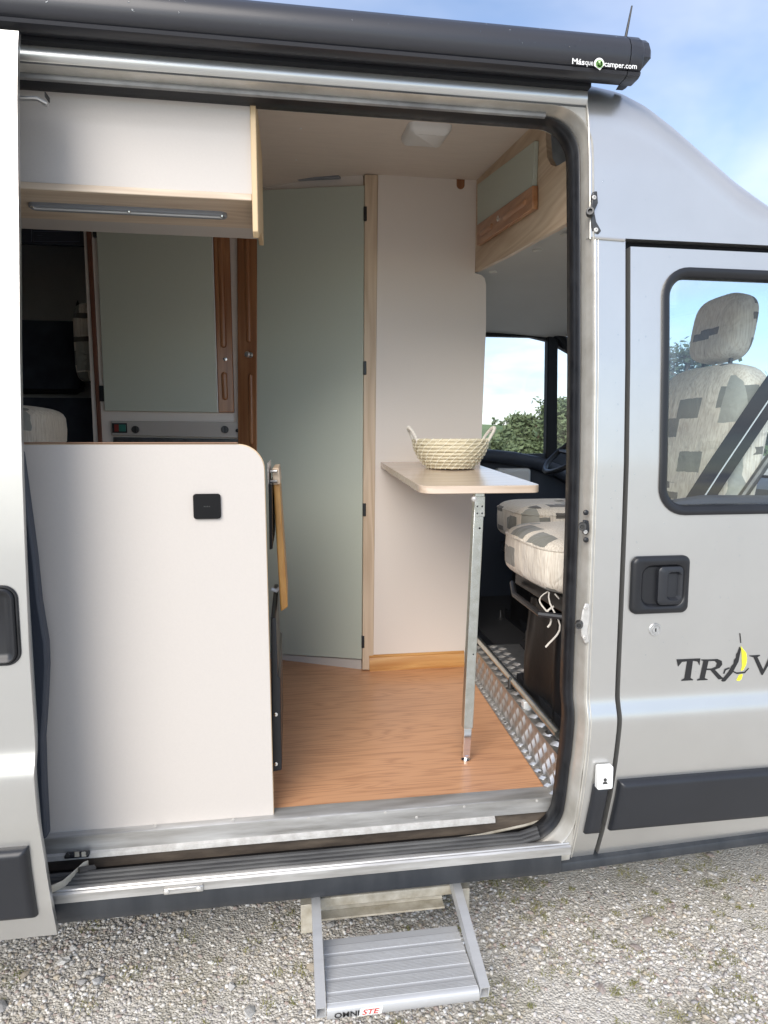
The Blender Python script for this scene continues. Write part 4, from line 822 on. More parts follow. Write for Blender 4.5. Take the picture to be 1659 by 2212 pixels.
lb_ = G().rings([[(p[0] + p[2] * k, p[1] + p[3] * k, OZ - 0.004 - e) for p in lp] for k, e in ((0, 0), (0, 0.006), (-0.003, 0.009))]).build('lamp_base', 'lamp_grey', ll)
G().tube([(la.x, yc - 0.004, OZ - 0.0125), (lb.x, yc - 0.004, OZ - 0.0125)], 0.0035, 8).build('tube', 'light_lens', ll)
for t in (0, 0.5, 1): G().lathe((la.x + (lb.x - la.x) * t, yc - 0.012, OZ - 0.012), (0, 0, -1), [(0.004, 0), (0.0035, 0.004), (0, 0.005)], 10).build('screw', 'chrome', ll)

# ---- kitchen unit
ku = thing('kitchen_unit', 'kitchen unit with plain cream back panel facing the open door', 'kitchen unit', (-0.35, 0.12, FZ))
KY = 0.12; kx1 = P(592, 1763, y=KY).x; kzt = P(300, 959, y=KY).z; rK = 0.062
kp_ = [(-0.66, FZ + 0.002), (kx1, FZ + 0.002), (kx1 - 0.006, kzt - rK)] + [(kx1 - 0.006 - rK + rK * cos(R(9 * k)), kzt - rK + rK * sin(R(9 * k))) for k in range(1, 11)] + [(-0.66, kzt)]
G().prism([(x, KY + 0.003, z) for x, z in kp_], (0, 0.012, 0)).build('panel_core', 'panel_edge', ku)
G().prism([(x - (0.0015 if x > -0.2 else 0), KY, z - (0.0015 if z > 0.6 else 0)) for x, z in kp_], (0, 0.0035, 0)).build('back_panel', 'white_laminate', ku)
G().box((-0.66, KY + 0.016, FZ), (kx1 - 0.035, 0.62, 1.33)).build('cabinet', 'cream_laminate', ku)
G().box((-0.66, KY + 0.016, 1.33), (kx1 - 0.03, 0.64, 1.36)).build('worktop', 'beige_enamel', ku, bevel=0.004)
G().box((-0.66, KY - 0.001, kzt + 0.0005), (kx1 - 0.006 - rK, KY + 0.016, kzt + 0.004)).build('top_trim', 'worktop_edge', ku, bevel=0.001)
# switch square on the panel
a, b = P(419, 1121, y=KY), P(476.5, 1066, y=KY)
ps = thing('panel_socket', 'square black socket on the cream kitchen panel', 'socket', ((a.x + b.x) / 2, KY, (a.z + b.z) / 2))
lp = rrect((a.x + b.x) / 2, (a.z + b.z) / 2, (b.x - a.x) / 2, (b.z - a.z) / 2, 0.007, 6)
cv = G().rings([[(p[0] + p[2] * k, KY - e, p[1] + p[3] * k) for p in lp] for k, e in ((0, 0.0005), (0, 0.006), (-0.0015, 0.008))]).build('cover', 'gloss_black', ps)
for k in range(4): G().box(((a.x + b.x) / 2 - 0.007 + k * 0.004, KY - 0.0085, (a.z + b.z) / 2 - 0.001), ((a.x + b.x) / 2 - 0.005 + k * 0.004, KY - 0.0079, (a.z + b.z) / 2 + 0.001)).build('mark', 'cast_dark', cv)
# parts on the aisle face of the unit
fl = G().prism([P(u, v, y=0.30) for u, v in ((590, 1046), (604, 1046), (622, 1312), (606, 1322))], (0, 0.30, 0)).build('flap', 'honey_wood', ku, bevel=0.005, seg=3)
G().prism([P(u, v, y=0.295) for u, v in ((588, 1012), (602, 1010), (606, 1046), (590, 1048))], (0, 0.30, 0)).build('flap_edge', 'pale_wood_y', ku, bevel=0.002)
for v in (1018, 1040): G().tube([P(584, v, y=0.29), P(599, v, y=0.285)], 0.004, 8).build('flap_hinge', 'aluminium', ku)
G().box(P(578, 1000, y=0.20), P(586, 1050, y=0.5) + Vector((0, 0, 0))).build('drawer_edge', 'cream_laminate', ku)
G().prism([P(u, v, y=0.22) for u, v in ((580, 1046), (587, 1046), (589, 1186), (582, 1188))], (0, 0.36, 0)).build('hob_front', 'gloss_black', ku, bevel=0.002)
cg = G(); cg.tube([P(586, 1272, y=0.33), P(597, 1276, y=0.33), P(608, 1268, y=0.33)], 0.006, 8); cg.build('flap_catch', 'light_lens', ku)
ap = G().prism([P(u, v, y=0.17) for u, v in ((585, 1335), (596, 1335), (600, 1462), (606, 1466), (607, 1560), (609, 1640), (609, 1664), (588, 1668))], (0, 0.40, 0)).build('appliance_front', 'black_plastic', ku, bevel=0.003)
for v in (1543, 1650): G().lathe(P(596, v, y=0.1695), (0, -1, 0), [(0.0055, 0), (0.005, 0.002), (0, 0.003)], 14).build('bolt', 'chrome', ap)

# ---- folding table
TW = P(822, 998, y=WY - 0.002); z0w = TW.z
ztF = P(1035, 1052, y=0.285).z
def ttop(y): return z0w + (ztF - z0w) * (WY - 0.002 - y) / (WY - 0.002 - 0.285)
tn = Vector((0, (z0w - ztF) / (WY - 0.287), -1)).normalized(); to = (TW.x, WY - 0.002, z0w)
def T(u, v): return P(u, v, o=to, n=tn)
fl_, fr_ = T(912, 1052), T(1164, 1047)
xr_b = T(1046, 1007).x
yf = (fl_.y + fr_.y) / 2
c1, c2 = Vector((fl_.x, yf, 0)), Vector((fr_.x + 0.004, yf, 0)); bl = Vector((TW.x, WY - 0.002, 0)); br = Vector((xr_b, WY - 0.002, 0))
def fillet(p0, p1, p2, r_, n=7):
    a_ = (p0 - p1).normalized(); b_ = (p2 - p1).normalized(); t0, t1 = p1 + a_ * r_, p1 + b_ * r_
    return [(t0.lerp(p1, k / n)).lerp(p1.lerp(t1, k / n), k / n) for k in range(n + 1)]
outl = [bl] + fillet(bl, c1, c2, 0.05) + fillet(c1, c2, br, 0.035) + [br]
outl = [Vector((p.x, p.y, ttop(p.y))) for p in outl]
tb = thing('folding_table', 'pale wooden folding table fixed to the cream wall on one metal leg', 'table', (0.5, 0.7, FZ))
G().prism([p - Vector((0, 0, 0.022)) for p in outl], (0, 0, 0.022)).build('tabletop', 'table_wood', tb, bevel=0.002)
lt_, lb2 = P(1034, 1070, y=0.345), P(1008, 1575, y=0.345)
lt_ = Vector((lt_.x, 0.345, ttop(0.345) - 0.0225)); lb2 = P(1006, 1634, z=FZ + 0.012)
def sq(name, p, q_, hw, hd_, m, parent, bevel=0.0015):
    ax = (q_ - p).normalized(); e1 = Vector((1, 0, 0)); e1 = (e1 - ax * e1.dot(ax)).normalized(); e2 = ax.cross(e1)
    return G().rings([[c + e1 * sx * hw + e2 * sy * hd_ for sx, sy in ((-1, -1), (1, -1), (1, 1), (-1, 1))] for c in (p, q_)]).build(name, m, parent, bevel=bevel)
mid_ = lt_.lerp(lb2, 0.885)
leg = sq('leg', lt_, mid_, 0.0145, 0.0125, 'galvanised', tb)
sq('leg_extension', lt_.lerp(lb2, 0.87), lb2, 0.0115, 0.0098, 'chrome', tb)
G().lathe((lb2.x, lb2.y, FZ + 0.0005), (0, 0, 1), [(0.014, 0), (0.014, 0.004), (0.010, 0.008), (0.008, 0.016), (0.012, 0.018), (0, 0.018)], 18).build('foot', 'chrome', tb)
bp_ = lt_.lerp(lb2, 0.05); hb = G().box(bp_ + Vector((-0.014, -0.0145, -0.03)), bp_ + Vector((0.016, -0.0128, 0.028))).build('bracket', 'galvanised', tb, bevel=0.001)
for dx_, dz_ in ((-0.006, 0.0), (0.008, 0.0), (-0.006, -0.02), (0.008, -0.02)): G().lathe(bp_ + Vector((dx_, -0.0145, dz_)), (0, -1, 0), [(0.0028, 0), (0.002, 0.0012), (0, 0.0014)], 10).build('rivet', 'cast_dark', hb)
G().lathe(bp_ + Vector((-0.016, -0.012, 0.022)), (-0.3, -1, 0), [(0.008, 0), (0.008, 0.004), (0.005, 0.006), (0, 0.007)], 12).build('pivot', 'zinc', tb)
for f_, r_ in ((0.13, 0.003), (0.60, 0.002)):
    p = lt_.lerp(lb2, f_); G().lathe(p + Vector((0.004, -0.0126, 0)), (0, -1, 0), [(r_, 0), (r_, 0.0012), (0, 0.0014)], 10).build('hole', 'gloss_black', leg)

# ---- basket on the table
bc = T(972, 1012); br_ = P(1050, 962, y=bc.y).x - P(898, 962, y=bc.y).x; R1 = br_ / 2; R0 = R1 * 0.56
bz = ttop(bc.y) + 0.002; BH = P(972, 948, y=bc.y - R1).z - bz
bs = thing('woven_basket', 'small woven seagrass basket with white rope handles on the table', 'basket', (bc.x, bc.y, bz))
def brad(t): return R0 + (R1 - R0) * sin(min(1, t * 1.05) * pi / 2) ** 0.8
NR = 9
for k in range(NR):
    t = (k + 0.5) / NR; r_ = brad(t); z = bz + BH * t; rr2 = BH / NR * 0.56
    G().tube([(bc.x + cos(2 * pi * j / 48) * (r_ + random.gauss(0, 0.0006)), bc.y + sin(2 * pi * j / 48) * (r_ + random.gauss(0, 0.0006)), z + random.gauss(0, 0.0005)) for j in range(48)], rr2, 8, closed=True).build('coil', 'seagrass', bs, angle=180)
G().lathe((bc.x, bc.y, bz), (0, 0, 1), [(0, 0), (R0, 0.0), (R0 + 0.002, 0.006), (R0 - 0.004, 0.008), (0, 0.008)], 32).build('base', 'seagrass', bs)
sg_ = G(); ns = 26
for k in range(NR):
    for j in range(ns):
        a_ = 2 * pi * (j + 0.42 * k) / ns + random.gauss(0, 0.012); t = (k + 0.5) / NR; r_ = brad(t); z = bz + BH * t; h = BH / NR * 0.62
        pts_ = [Vector((bc.x + cos(a_ + s_ * 0.055) * (r_ + BH / NR * 0.56 * cos(s_ * 1.15) + 0.0012), bc.y + sin(a_ + s_ * 0.055) * (r_ + BH / NR * 0.56 * cos(s_ * 1.15) + 0.0012), z + s_ * h)) for s_ in (-1, -0.5, 0, 0.5, 1)]
        sg_.tube(pts_, 0.0017, 5, flat=0.7)
sg_.build('stitching', 'plastic_stitch', bs, kind='stuff')
for sgn, lean in ((-1, 0.022), (1, 0.030)):
    hp_ = []
    for k in range(15):
        a_ = pi * k / 14; hp_.append(Vector((bc.x + sgn * (R1 - 0.006 + (lean + 0.004) * sin(a_) * 1.1), bc.y + cos(a_) * R1 * 0.36 * (0.7 + 0.3 * sin(a_)), bz + BH * 0.80 + (BH * 0.60) * sin(a_) ** 0.8)))
    ho = G().tube(hp_, 0.0052, 8).build('handle', 'cotton', bs)
    wr_ = []
    for k in range(140):
        s_ = k / 139 * 13.98; i0 = min(13, int(s_)); p = hp_[i0].lerp(hp_[i0 + 1], s_ - i0); t_ = (hp_[i0 + 1] - hp_[i0]).normalized(); e1 = t_.orthogonal().normalized(); e2 = t_.cross(e1); a_ = k * 0.9
        wr_.append(p + (e1 * cos(a_) + e2 * sin(a_)) * 0.0053)
    G().tube(wr_, 0.0016, 5).build('rope_wrap', 'cotton', ho)

# ---- front locker above the cab
FX = 0.742
fk = thing('cab_locker', 'pale wooden locker with sage flap above the cab seats', 'locker', (FX, 0.7, 2.2))
def K(u, v, o=0.0): return P(u, v, x=FX - o)
face = [(1027, 372), (1060, 340), (1100, 300), (1140, 262), (1178, 225), (1179, 300), (1182, 340), (1190, 356), (1200, 360), (1212, 354), (1237, 338), (1246, 332), (1246, 466), (1236, 474), (1200, 496), (1150, 523), (1090, 556), (1026, 588)]
G().prism([K(u, v) for u, v in face], (0.016, 0, 0)).build('locker_face', 'pale_wood_y', fk)
fd = G().prism([K(u, v, 0.014) for u, v in ((1031, 399), (1155, 304), (1151, 401), (1031, 486))], (0.013, 0, 0)).build('flap', 'sage', fk, bevel=0.0015)
hs = G().prism([K(u, v, 0.020) for u, v in ((1030, 486), (1150, 400), (1150, 451), (1030, 531))], (0.018, 0, 0)).build('handle_strip', 'red_wood_y', fd, bevel=0.003)
for a_, b_ in (((1040, 504), (1062, 489)), ((1090, 470), (1134, 437))):
    bead(hs, K(*a_, 0.020), K(*b_, 0.020), 0.010, Vector((-1, 0, 0)), 'red_wood_y', 'bead', hs)
G().lathe(K(1077, 472, 0.020), (-1, 0, 0), [(0.010, 0), (0.010, 0.003), (0.007, 0.005), (0.005, 0.005), (0, 0.008)], 18).build('push_button', 'chrome', fd)
G().box((FX - 0.004, 0.11, 2.13), (FX + 0.012, 0.19, 2.245)).build('end_block', 'pale_wood_x', fk, bevel=0.002)
G().box((FX + 0.06, 0.14, 2.10), (FX + 0.07, 0.42, 2.215)).build('notch_shade', 'dark_trim', fk)  # dark sheet added behind the notch so the opening looks shaded

# ---- chequer-plate step to the cab
B0, B1 = Vector((0.697, 0.105, FZ)), Vector((0.732, 1.06, FZ)); hs_ = 0.105
bd = (B1 - B0).normalized(); bn = Vector((bd.y, -bd.x, 0))       # towards the cab
cs = thing('cab_step', 'chequer-plate aluminium step between the wooden floor and the cab', 'step', B0)
G().prism([B0 + Vector((0, 0, 0.0015)), B1 + Vector((0, 0, 0.0015)), B1 - bn * 0.022 + Vector((0, 0, 0.0015)), B0 - bn * 0.022 + Vector((0, 0, 0.0015))], (0, 0, 0.002)).build('lower_flange', 'chequer', cs)
G().prism([B0, B1, B1 + Vector((0, 0, hs_)), B0 + Vector((0, 0, hs_))], bn * 0.003).build('riser', 'chequer', cs)
G().prism([B0 + Vector((0, 0, hs_)), B1 + Vector((0, 0, hs_)), B1 + bn * 0.20 + Vector((0, 0, hs_)), B0 + bn * 0.13 + Vector((0, 0, hs_))], (0, 0, 0.003)).build('tread_plate', 'chequer', cs)
bars = G()
def bar(c, d1, d2, nrm, L_, w_, h):
    a_, b_ = d1 * L_ / 2, d2 * w_ / 2
    bars.add([c - a_, c - b_ * 1.0, c + a_, c + b_, c + nrm * h - a_ * 0.6, c + nrm * h + a_ * 0.6], [(0, 1, 4), (1, 2, 5, 4), (2, 3, 5), (3, 0, 4, 5)])
def pattern(o, e1, e2, n1, n2, nrm, cell=0.030):
    for i in range(n1):
        for j in range(n2):
            sgn = 1 if (i + j) % 2 else -1; c = o + e1 * cell * (i + 0.5) + e2 * cell * (j + 0.5); d1 = (e1 * sgn + e2).normalized(); d2 = (e1 * -sgn + e2).normalized() if sgn > 0 else (e1 + e2).normalized()
            d2 = d1.cross(nrm)
            for q_ in range(5): bar(c + d2 * (q_ - 2) * cell * 0.20, d1, d2, nrm, cell * 0.95, cell * 0.10, 0.0013)
up = Vector((0, 0, 1))
pattern(B0 + up * 0.006, bd, up, 31, 3, -bn, 0.0305)
pattern(B0 + up * (hs_ + 0.003) + bn * 0.004, bd, bn, 31, 4, up, 0.0305)
pattern(B0 + up * 0.0035 - bn * 0.021, bd, bn, 46, 1, up, 0.020)
bars.build('tread_bar', 'chequer_bar', cs, kind='stuff')
for s_ in (0.12, 0.45, 0.75): G().lathe(B0 + bd * s_ - bn * 0.010 + up * 0.004, (0, 0, 1), [(0.004, 0), (0.003, 0.0015), (0, 0.002)], 10).build('screw', 'cast_dark', cs)
tu0, tu1 = P(1030, 1378, z=FZ + hs_ + 0.03), P(1207, 1587, z=FZ + hs_ + 0.03)
ct = thing('table_post', 'grey metal tube lying along the chequer-plate step', 'tube', tu0)
G().tube([tu0, tu1], 0.0125, 14).build('tube', 'galvanised', ct)
p = tu0.lerp(tu1, 0.72); G().box(p + Vector((-0.02, -0.012, -0.028)), p + Vector((0.02, 0.012, -0.004))).build('clip', 'light_lens', ct, bevel=0.003)
# cab floor and kick
CZ = FZ + hs_ - 0.002
G().box((0.835, 0.10, CZ - 0.04), (2.25, 1.93, CZ + 0.001)).build('cab_floor', 'carpet', van)
G().box((0.742, 0.10, FZ - 0.04), (0.90, 1.93, CZ - 0.004)).build('cab_floor_edge', 'dark_trim', van)

# ---- cab seats, turned to face the living space
def seat(label, ox, oy, m, first):
    """seat faces -x; ox = front edge of the cushion, oy = its middle"""
    s = thing('swivel_seat', label, 'seat', (ox + 0.25, oy, CZ), 'cab seats turned round')
    zt__ = 1.148
    G().pillow((ox + 0.235, oy, zt__ - 0.085), (0.49, 0.47, 0.175), 0.42, 40, 18, wob=0.006).build('cushion', m, s, angle=180)
    G().tube([(ox + 0.235 + 0.242 * math.copysign(abs(cos(a_)) ** 0.42, cos(a_)), oy + 0.232 * math.copysign(abs(sin(a_)) ** 0.42, sin(a_)), zt__ - 0.035) for a_ in [2 * pi * k / 60 for k in range(60)]], 0.004, 6, closed=True).build('piping', m, s)
    rot = Matrix.Rotation(R(9), 3, 'Y'); bxx = ox + 0.50
    G().pillow((bxx + 0.065, oy, zt__ + 0.225), (0.14, 0.47, 0.54), 0.5, 40, 22, rot=rot, wob=0.004).build('backrest', m, s, angle=180)
    G().pillow((bxx + 0.125, oy, zt__ + 0.605), (0.10, 0.225, 0.20), 0.55, 32, 18, rot=rot).build('headrest', m, s, angle=180)
    for d_ in (-0.065, 0.065): G().tube([(bxx + 0.10, oy + d_, zt__ + 0.45), (bxx + 0.122, oy + d_, zt__ + 0.56)], 0.006, 8).build('headrest_post', 'cast_dark', s)
    # base hidden in a loose black cover
    def fn(i, j):
        a_ = 2 * pi * i; e = 0.45; k = 1 + 0.035 * sin(9 * a_ + 3 * j) * (1 - 0.5 * j) + 0.02 * sin(17 * a_); sg = lambda q: math.copysign(abs(q) ** e, q)
        return (ox + 0.27 + 0.205 * (1.05 - 0.12 * j) * sg(cos(a_)) * k, oy + 0.20 * (1.05 - 0.12 * j) * sg(sin(a_)) * k, CZ + 0.02 + 0.30 * j + 0.012 * sin(5 * a_))
    G().grid(fn, 72, 12, True).build('base_cover', 'black_vinyl', s, angle=180)
    G().box((ox + 0.06, oy - 0.19, CZ), (ox + 0.46, oy + 0.19, CZ + 0.05)).build('base', 'dark_trim', s)
    G().box((ox + 0.05, oy - 0.20, zt__ - 0.215), (ox + 0.44, oy + 0.20, zt__ - 0.165)).build('swivel_plate', 'gloss_black', s, bevel=0.005)
    G().tube([(ox + 0.03, oy + 0.17, zt__ - 0.205), (ox - 0.005, oy + 0.05, zt__ - 0.215), (ox + 0.0, oy - 0.15, zt__ - 0.225), (ox + 0.10, oy - 0.22, zt__ - 0.225)], 0.009, 8).build('release_bar', 'black_plastic', s)
    if first:
        for k, (dx_, dy_) in enumerate(((0.0, 0.0), (0.012, -0.025), (0.022, -0.012))):
            c0 = Vector((ox + 0.03, oy - 0.13, zt__ - 0.165)); L_ = (0.10, 0.16, 0.07)[k]
            G().tube([c0 + Vector((dx_ - 0.01 * t_ - 0.014 * sin(t_ * 6 + k), dy_ + 0.02 * sin(t_ * 5 + k * 2), -L_ * t_)) for t_ in np.linspace(0, 1, 12)], 0.0032, 6, flat=0.6).build('tie_string', 'cotton', s)
    for yy in (-0.17, 0.17): G().lathe((ox + 0.03, oy + yy, CZ), (0, 0, 1), [(0.014, 0), (0.014, 0.006), (0.008, 0.008), (0.006, 0.04), (0.004, 0.045), (0, 0.045)], 12).build('floor_bolt', 'cast_dark', s)
    return s
seat('nearer cab seat in patterned cream cover, its backrest behind the door window', 0.700, 0.42, 'fabric', True)
seat('farther cab seat in patterned cream cover, beyond the nearer seat', 0.95, 1.27, 'fabric_far', False)

# ---- cab lining, far door, dashboard, windscreen
g = G()
def head(i, j):
    x = FX + 0.016 + (1.44 - FX) * i; y = 0.11 + 1.81 * j
    z = 2.085 - 0.115 * abs((y - 1.05) / 0.9) ** 2.2 - 0.03 * i ** 2
    q = sin(i * 9.0 + j * 4.0); z += 0.004 * (1 + q) * min(1, 6 * i * (1 - i)) * min(1, 5 * j * (1 - j))
    return (x, y, z)
g.grid(head, 60, 60)
hl = g.build('cab_headliner', 'headliner', van, angle=60)
for u, v in ((1160, 541), (1222, 508), (1065, 588)):
    p = P(u, v, z=2.045); G().lathe((p.x, p.y, p.z + 0.002), (0, 0, -1), [(0.016, 0), (0.016, 0.004), (0.012, 0.006), (0, 0.006)], 18).build('trim_button', 'headliner', hl)
FY = 1.90
def Fp(u, v, o=0.0): return P(u, v, y=FY - o)
fw0, fw1 = 0.86, Fp(1184, 850).x; fz0, fz1 = Fp(1110, 980).z, Fp(1110, 727).z
fdo = thing('far_cab_door', 'black-trimmed far cab door with window seen past the wall', 'door', (1.2, FY, CZ))
G().box((0.80, FY, CZ), (2.2, 1.94, fz0)).build('door_panel', 'navy_plastic', fdo)
G().prism([(x, FY, z) for x, z in ((0.80, fz1), (fw1 - 0.10, fz1 + 0.0), (fw1, fz1 - 0.02), (fw1 + 0.16, fz1 - 0.10), (fw1 + 0.55, fz0 + 0.10), (fw1 + 0.7, fz0 + 0.0), (2.3, fz0), (2.3, fz0 + 0.03), (1.9, 1.62), (1.5, 1.92), (1.2, 2.03), (0.80, 2.04))], (0, 0.04, 0)).build('window_header', 'dark_trim', fdo)
G().tube([Fp(u, v, 0.01) for u, v in ((1030, 697), (1090, 697), (1150, 703), (1190, 712), (1215, 732), (1245, 775), (1275, 822))], 0.024, 10).build('door_frame_trim', 'dark_trim', fdo)
G().prism([Fp(u, v, 0.012) for u, v in ((1184, 715), (1206, 725), (1204, 990), (1180, 990))], (0, 0.05, 0)).build('window_divider', 'dark_trim', fdo, bevel=0.006)
G().box((0.80, FY - 0.01, fz0 - 0.02), (0.88, 1.94, fz1 + 0.02)).build('rear_frame', 'dark_trim', fdo)
G().add([(0.86, 1.925, fz0 - 0.01), (2.3, 1.925, fz0 - 0.01), (2.3, 1.925, fz1 + 0.01), (0.86, 1.925, fz1 + 0.01)], [(0, 1, 2, 3)]).build('window_pane', 'clear_glass', fdo, smooth=False)
G().tube([Fp(u, v, 0.03) for u, v in ((1020, 985), (1060, 985), (1110, 990), (1160, 1000), (1205, 1018), (1250, 1045), (1300, 1070))], 0.035, 12).build('sill_bolster', 'navy_plastic', fdo)
G().box(Fp(1072, 1062, 0.06), Fp(1140, 1010, 0.0)).build('door_pocket', 'light_lens', fdo, bevel=0.02, seg=4)
# dashboard and wheel
db = thing('dashboard', 'dark dashboard below the windscreen beside the far cab door', 'dashboard', (1.9, 1.0, CZ))
prof = [(1.62, 0.70), (1.60, 0.95), (1.66, 1.17), (1.74, 1.235), (1.95, 1.25), (2.25, 1.24), (2.25, 0.60), (1.75, 0.60)]
G().rings([[(x, y, z) for x, z in prof] for y in np.linspace(0.12, 1.88, 6)]).build('dash_body', 'navy_plastic', db, bevel=0.02, seg=3)
sw = thing('steering_wheel', 'dark steering wheel at the right edge of the door opening', 'steering wheel', (1.40, 1.62, 1.30))
wc = Vector((1.40, 1.62, P(1235, 975, y=1.6).z)); ax = Vector((-0.62, 0, 0.78)); e1 = Vector((0, 1, 0)); e2 = ax.cross(e1)
G().tube([wc + (e1 * cos(2 * pi * k / 40) + e2 * sin(2 * pi * k / 40)) * 0.165 for k in range(40)], 0.014, 10, closed=True).build('rim', 'black_plastic', sw)
for a_ in (0, 180, 270): G().tube([wc - ax * 0.02, wc + (e1 * cos(R(a_)) + e2 * sin(R(a_))) * 0.16], 0.012, 8).build('spoke', 'black_plastic', sw)
G().tube([wc - ax * 0.03, wc - ax * 0.30], 0.03, 10).build('column', 'dark_trim', sw)
# windscreen with black surround
ws0, ws1 = (2.26, 1.26), (1.62, 1.965)
G().prism([(2.27, 0.13, 1.24), (2.27, 1.88, 1.24), (1.44, 1.76, 2.03), (1.44, 0.24, 2.03)], (0.008, 0, 0.008)).build('windscreen', 'clear_glass', van, smooth=False)
for y0, y1 in ((0.10, 0.20), (1.91, 1.80)): G().tube([(2.27, y0, 1.22), (1.88, (y0 + y1) / 2, 1.62), (1.44, y1, 2.03)], 0.035, 10).build('windscreen_pillar', 'dark_trim', van)
G().tube([(1.44, 0.18, 2.045), (1.44, 1.82, 2.045)], 0.025, 10).build('windscreen_header', 'headliner', van)
G().box((2.26, 0.08, CZ - 0.1), (2.30, 1.92, 1.25)).build('bulkhead', 'dark_trim', van)
# dark diagonal strap with a pale line, and a rod, behind the near window
sb = thing('diagonal_strap', 'dark diagonal strap running down behind the cab door window', 'seat belt', (1.2, 0.13, 1.2))
bt = [P(u, v, y=0.16) for u, v in ((1700, 800), (1650, 872), (1600, 946), (1550, 1020), (1505, 1090), (1490, 1112))]
def ribbon(name, pts_, wd, nrm, m, parent, off=0.0, th=0.002):
    rr_ = []
    for i, p in enumerate(pts_):
        t_ = (pts_[min(i + 1, len(pts_) - 1)] - pts_[max(i - 1, 0)]).normalized(); e = t_.cross(nrm).normalized(); c = p + nrm * off
        rr_.append([c - e * wd / 2, c + e * wd / 2, c + e * wd / 2 - nrm * th, c - e * wd / 2 - nrm * th])
    return G().rings(rr_).build(name, m, parent)
ribbon('strap', bt, 0.075, Vector((0, -1, 0)), 'black_vinyl', sb)
ribbon('strap_line', [p + Vector((0.006, 0, 0)) for p in bt], 0.003, Vector((0, -1, 0)), 'light_lens', sb, 0.003)
G().tube([P(1665, 985, y=0.18), P(1600, 1078, y=0.18), P(1580, 1110, y=0.18)], 0.012, 10).build('round_rod', 'cast_dark', sb)

# ---- rear of the living space
rw = thing('rear_window', 'dark tinted rear window behind the bench at the left', 'window', (-1.2, 1.9, 1.5))
def B_(u, v, y): return P(u, v, y=y)
a, b = B_(30, 845, 1.91), B_(165, 530, 1.91)
G().box((a.x - 0.3, 1.905, a.z), (b.x, 1.925, b.z)).build('pane', 'navy_cloth', rw)
G().tube([(p[0], 1.90, p[1]) for p in rrect((a.x - 0.3 + b.x) / 2, (a.z + b.z) / 2, (b.x - a.x + 0.3) / 2, (b.z - a.z) / 2, 0.04)], 0.012, 8, closed=True).build('frame', 'dark_trim', rw)
G().box((-2.6, 1.895, FZ), (xl - 0.001, 1.90, a.z - 0.03)).build('lower_trim', 'navy_cloth', rw)
be = thing('rear_bench', 'rear bench with patterned seat cushion behind the kitchen panel', 'bench', (-1.1, 1.3, FZ))
G().box((-2.3, 0.75, FZ), (-0.86, 1.88, 1.02)).build('bench_box', 'navy_cloth', be)
c = P(60, 905, y=0.85)
G().pillow((c.x - 0.16, 0.98, c.z - 0.03), (0.42, 0.36, 0.16), 0.45, 32, 14).build('seat_cushion', 'fabric_rear', be, angle=180)
G().pillow((c.x - 0.16, 1.00, c.z - 0.145), (0.46, 0.40, 0.10), 0.35, 32, 14).build('lower_cushion', 'cotton', be, angle=180)
c = P(190, 742, y=1.60)
bk = thing('back_cushion', 'patterned backrest cushion standing beside the cupboard edge', 'cushion', (c.x, 1.6, c.z - 0.2))
G().pillow((c.x + 0.045, 1.62, c.z), (0.20, 0.12, P(190, 658, y=1.6).z - P(190, 832, y=1.6).z), 0.4, 32, 14).build('cover', 'fabric_rear', bk, angle=180)
cpn = thing('control_board', 'dark control board with faint outlined fields under the overhead locker', 'control board', (-0.9, 1.5, 1.9))
a, b = B_(25, 525, 1.5), B_(186, 455, 1.5)
cbp = G().box((a.x, 1.5, a.z), (b.x, 1.52, b.z + 0.1)).build('board', 'navy_plastic', cpn, bevel=0.003)
def outline(u0, v0, u1, v1):
    q_ = [B_(u0, v0, 1.499), B_(u1, v0, 1.499), B_(u1, v1, 1.499), B_(u0, v1, 1.499)]
    G().tube(q_, 0.0012, 4, closed=True).build('field_line', 'print_faint', cbp)
outline(72, 500, 172, 540 - 18); outline(72, 470, 118, 496); outline(122, 470, 172, 496); outline(45, 470, 68, 522)
for k, (v, u1) in enumerate(((503, 100), (508, 92), (513, 108))): G().box(B_(80, v, 1.4985), B_(u1, v + 1.2, 1.4995)).build('print_line', 'print_faint', cbp)
led = bpy.data.materials.new('led'); led.use_nodes = True; lb3 = led.node_tree.nodes['Principled BSDF']; lb3.inputs['Emission Color'].default_value = (1, 1, 0.95, 1); lb3.inputs['Emission Strength'].default_value = 3; MATS['led'] = led
G().lathe(B_(190 - 3, 560 - 64, 1.498) + Vector((-0.02, 0, 0)), (0, -1, 0), [(0.002, 0), (0.0015, 0.001), (0, 0.0012)], 8).build('indicator', 'led', cbp)

# ================================================================ AWNING ON THE ROOF
aw = thing('roof_awning', 'black roller awning case fixed along the roof edge', 'awning', (0, 0, 2.2))
ZA = 2.2270
face_p = [(-0.002, ZA + 0.020), (-0.007, ZA + 0.038), (-0.007, ZA + 0.056), (0.001, ZA + 0.074), (0.017, ZA + 0.089), (0.042, ZA + 0.098), (0.08, ZA + 0.101), (0.14, ZA + 0.101)]
full = [(0.046, ZA + 0.0005), (0.016, ZA), (0.008, ZA + 0.003), (0.005, ZA + 0.009), (0.0085, ZA + 0.0115), (0.0035, ZA + 0.014)] + face_p + [(0.15, ZA + 0.09), (0.10, ZA + 0.035)]
ax1 = P(1362, 150, y=-0.005).x
def aw_y(z): return lerp_tab(sorted([(z_, y_) for y_, z_ in face_p]), z)
case = G().rings([[(x, y, z) for y, z in full] for x in np.linspace(-2.3, ax1 - 0.002, 6)]).build('case', 'awning_black', aw, angle=38)
ax2 = P(1391, 150, y=-0.005).x; ax3 = P(1411, 130, y=-0.005).x
def scl(prof_, k, zc__=ZA + 0.055, yc__=0.07): return [(yc__ + (y - yc__) * k, zc__ + (z - zc__) * k) for y, z in prof_]
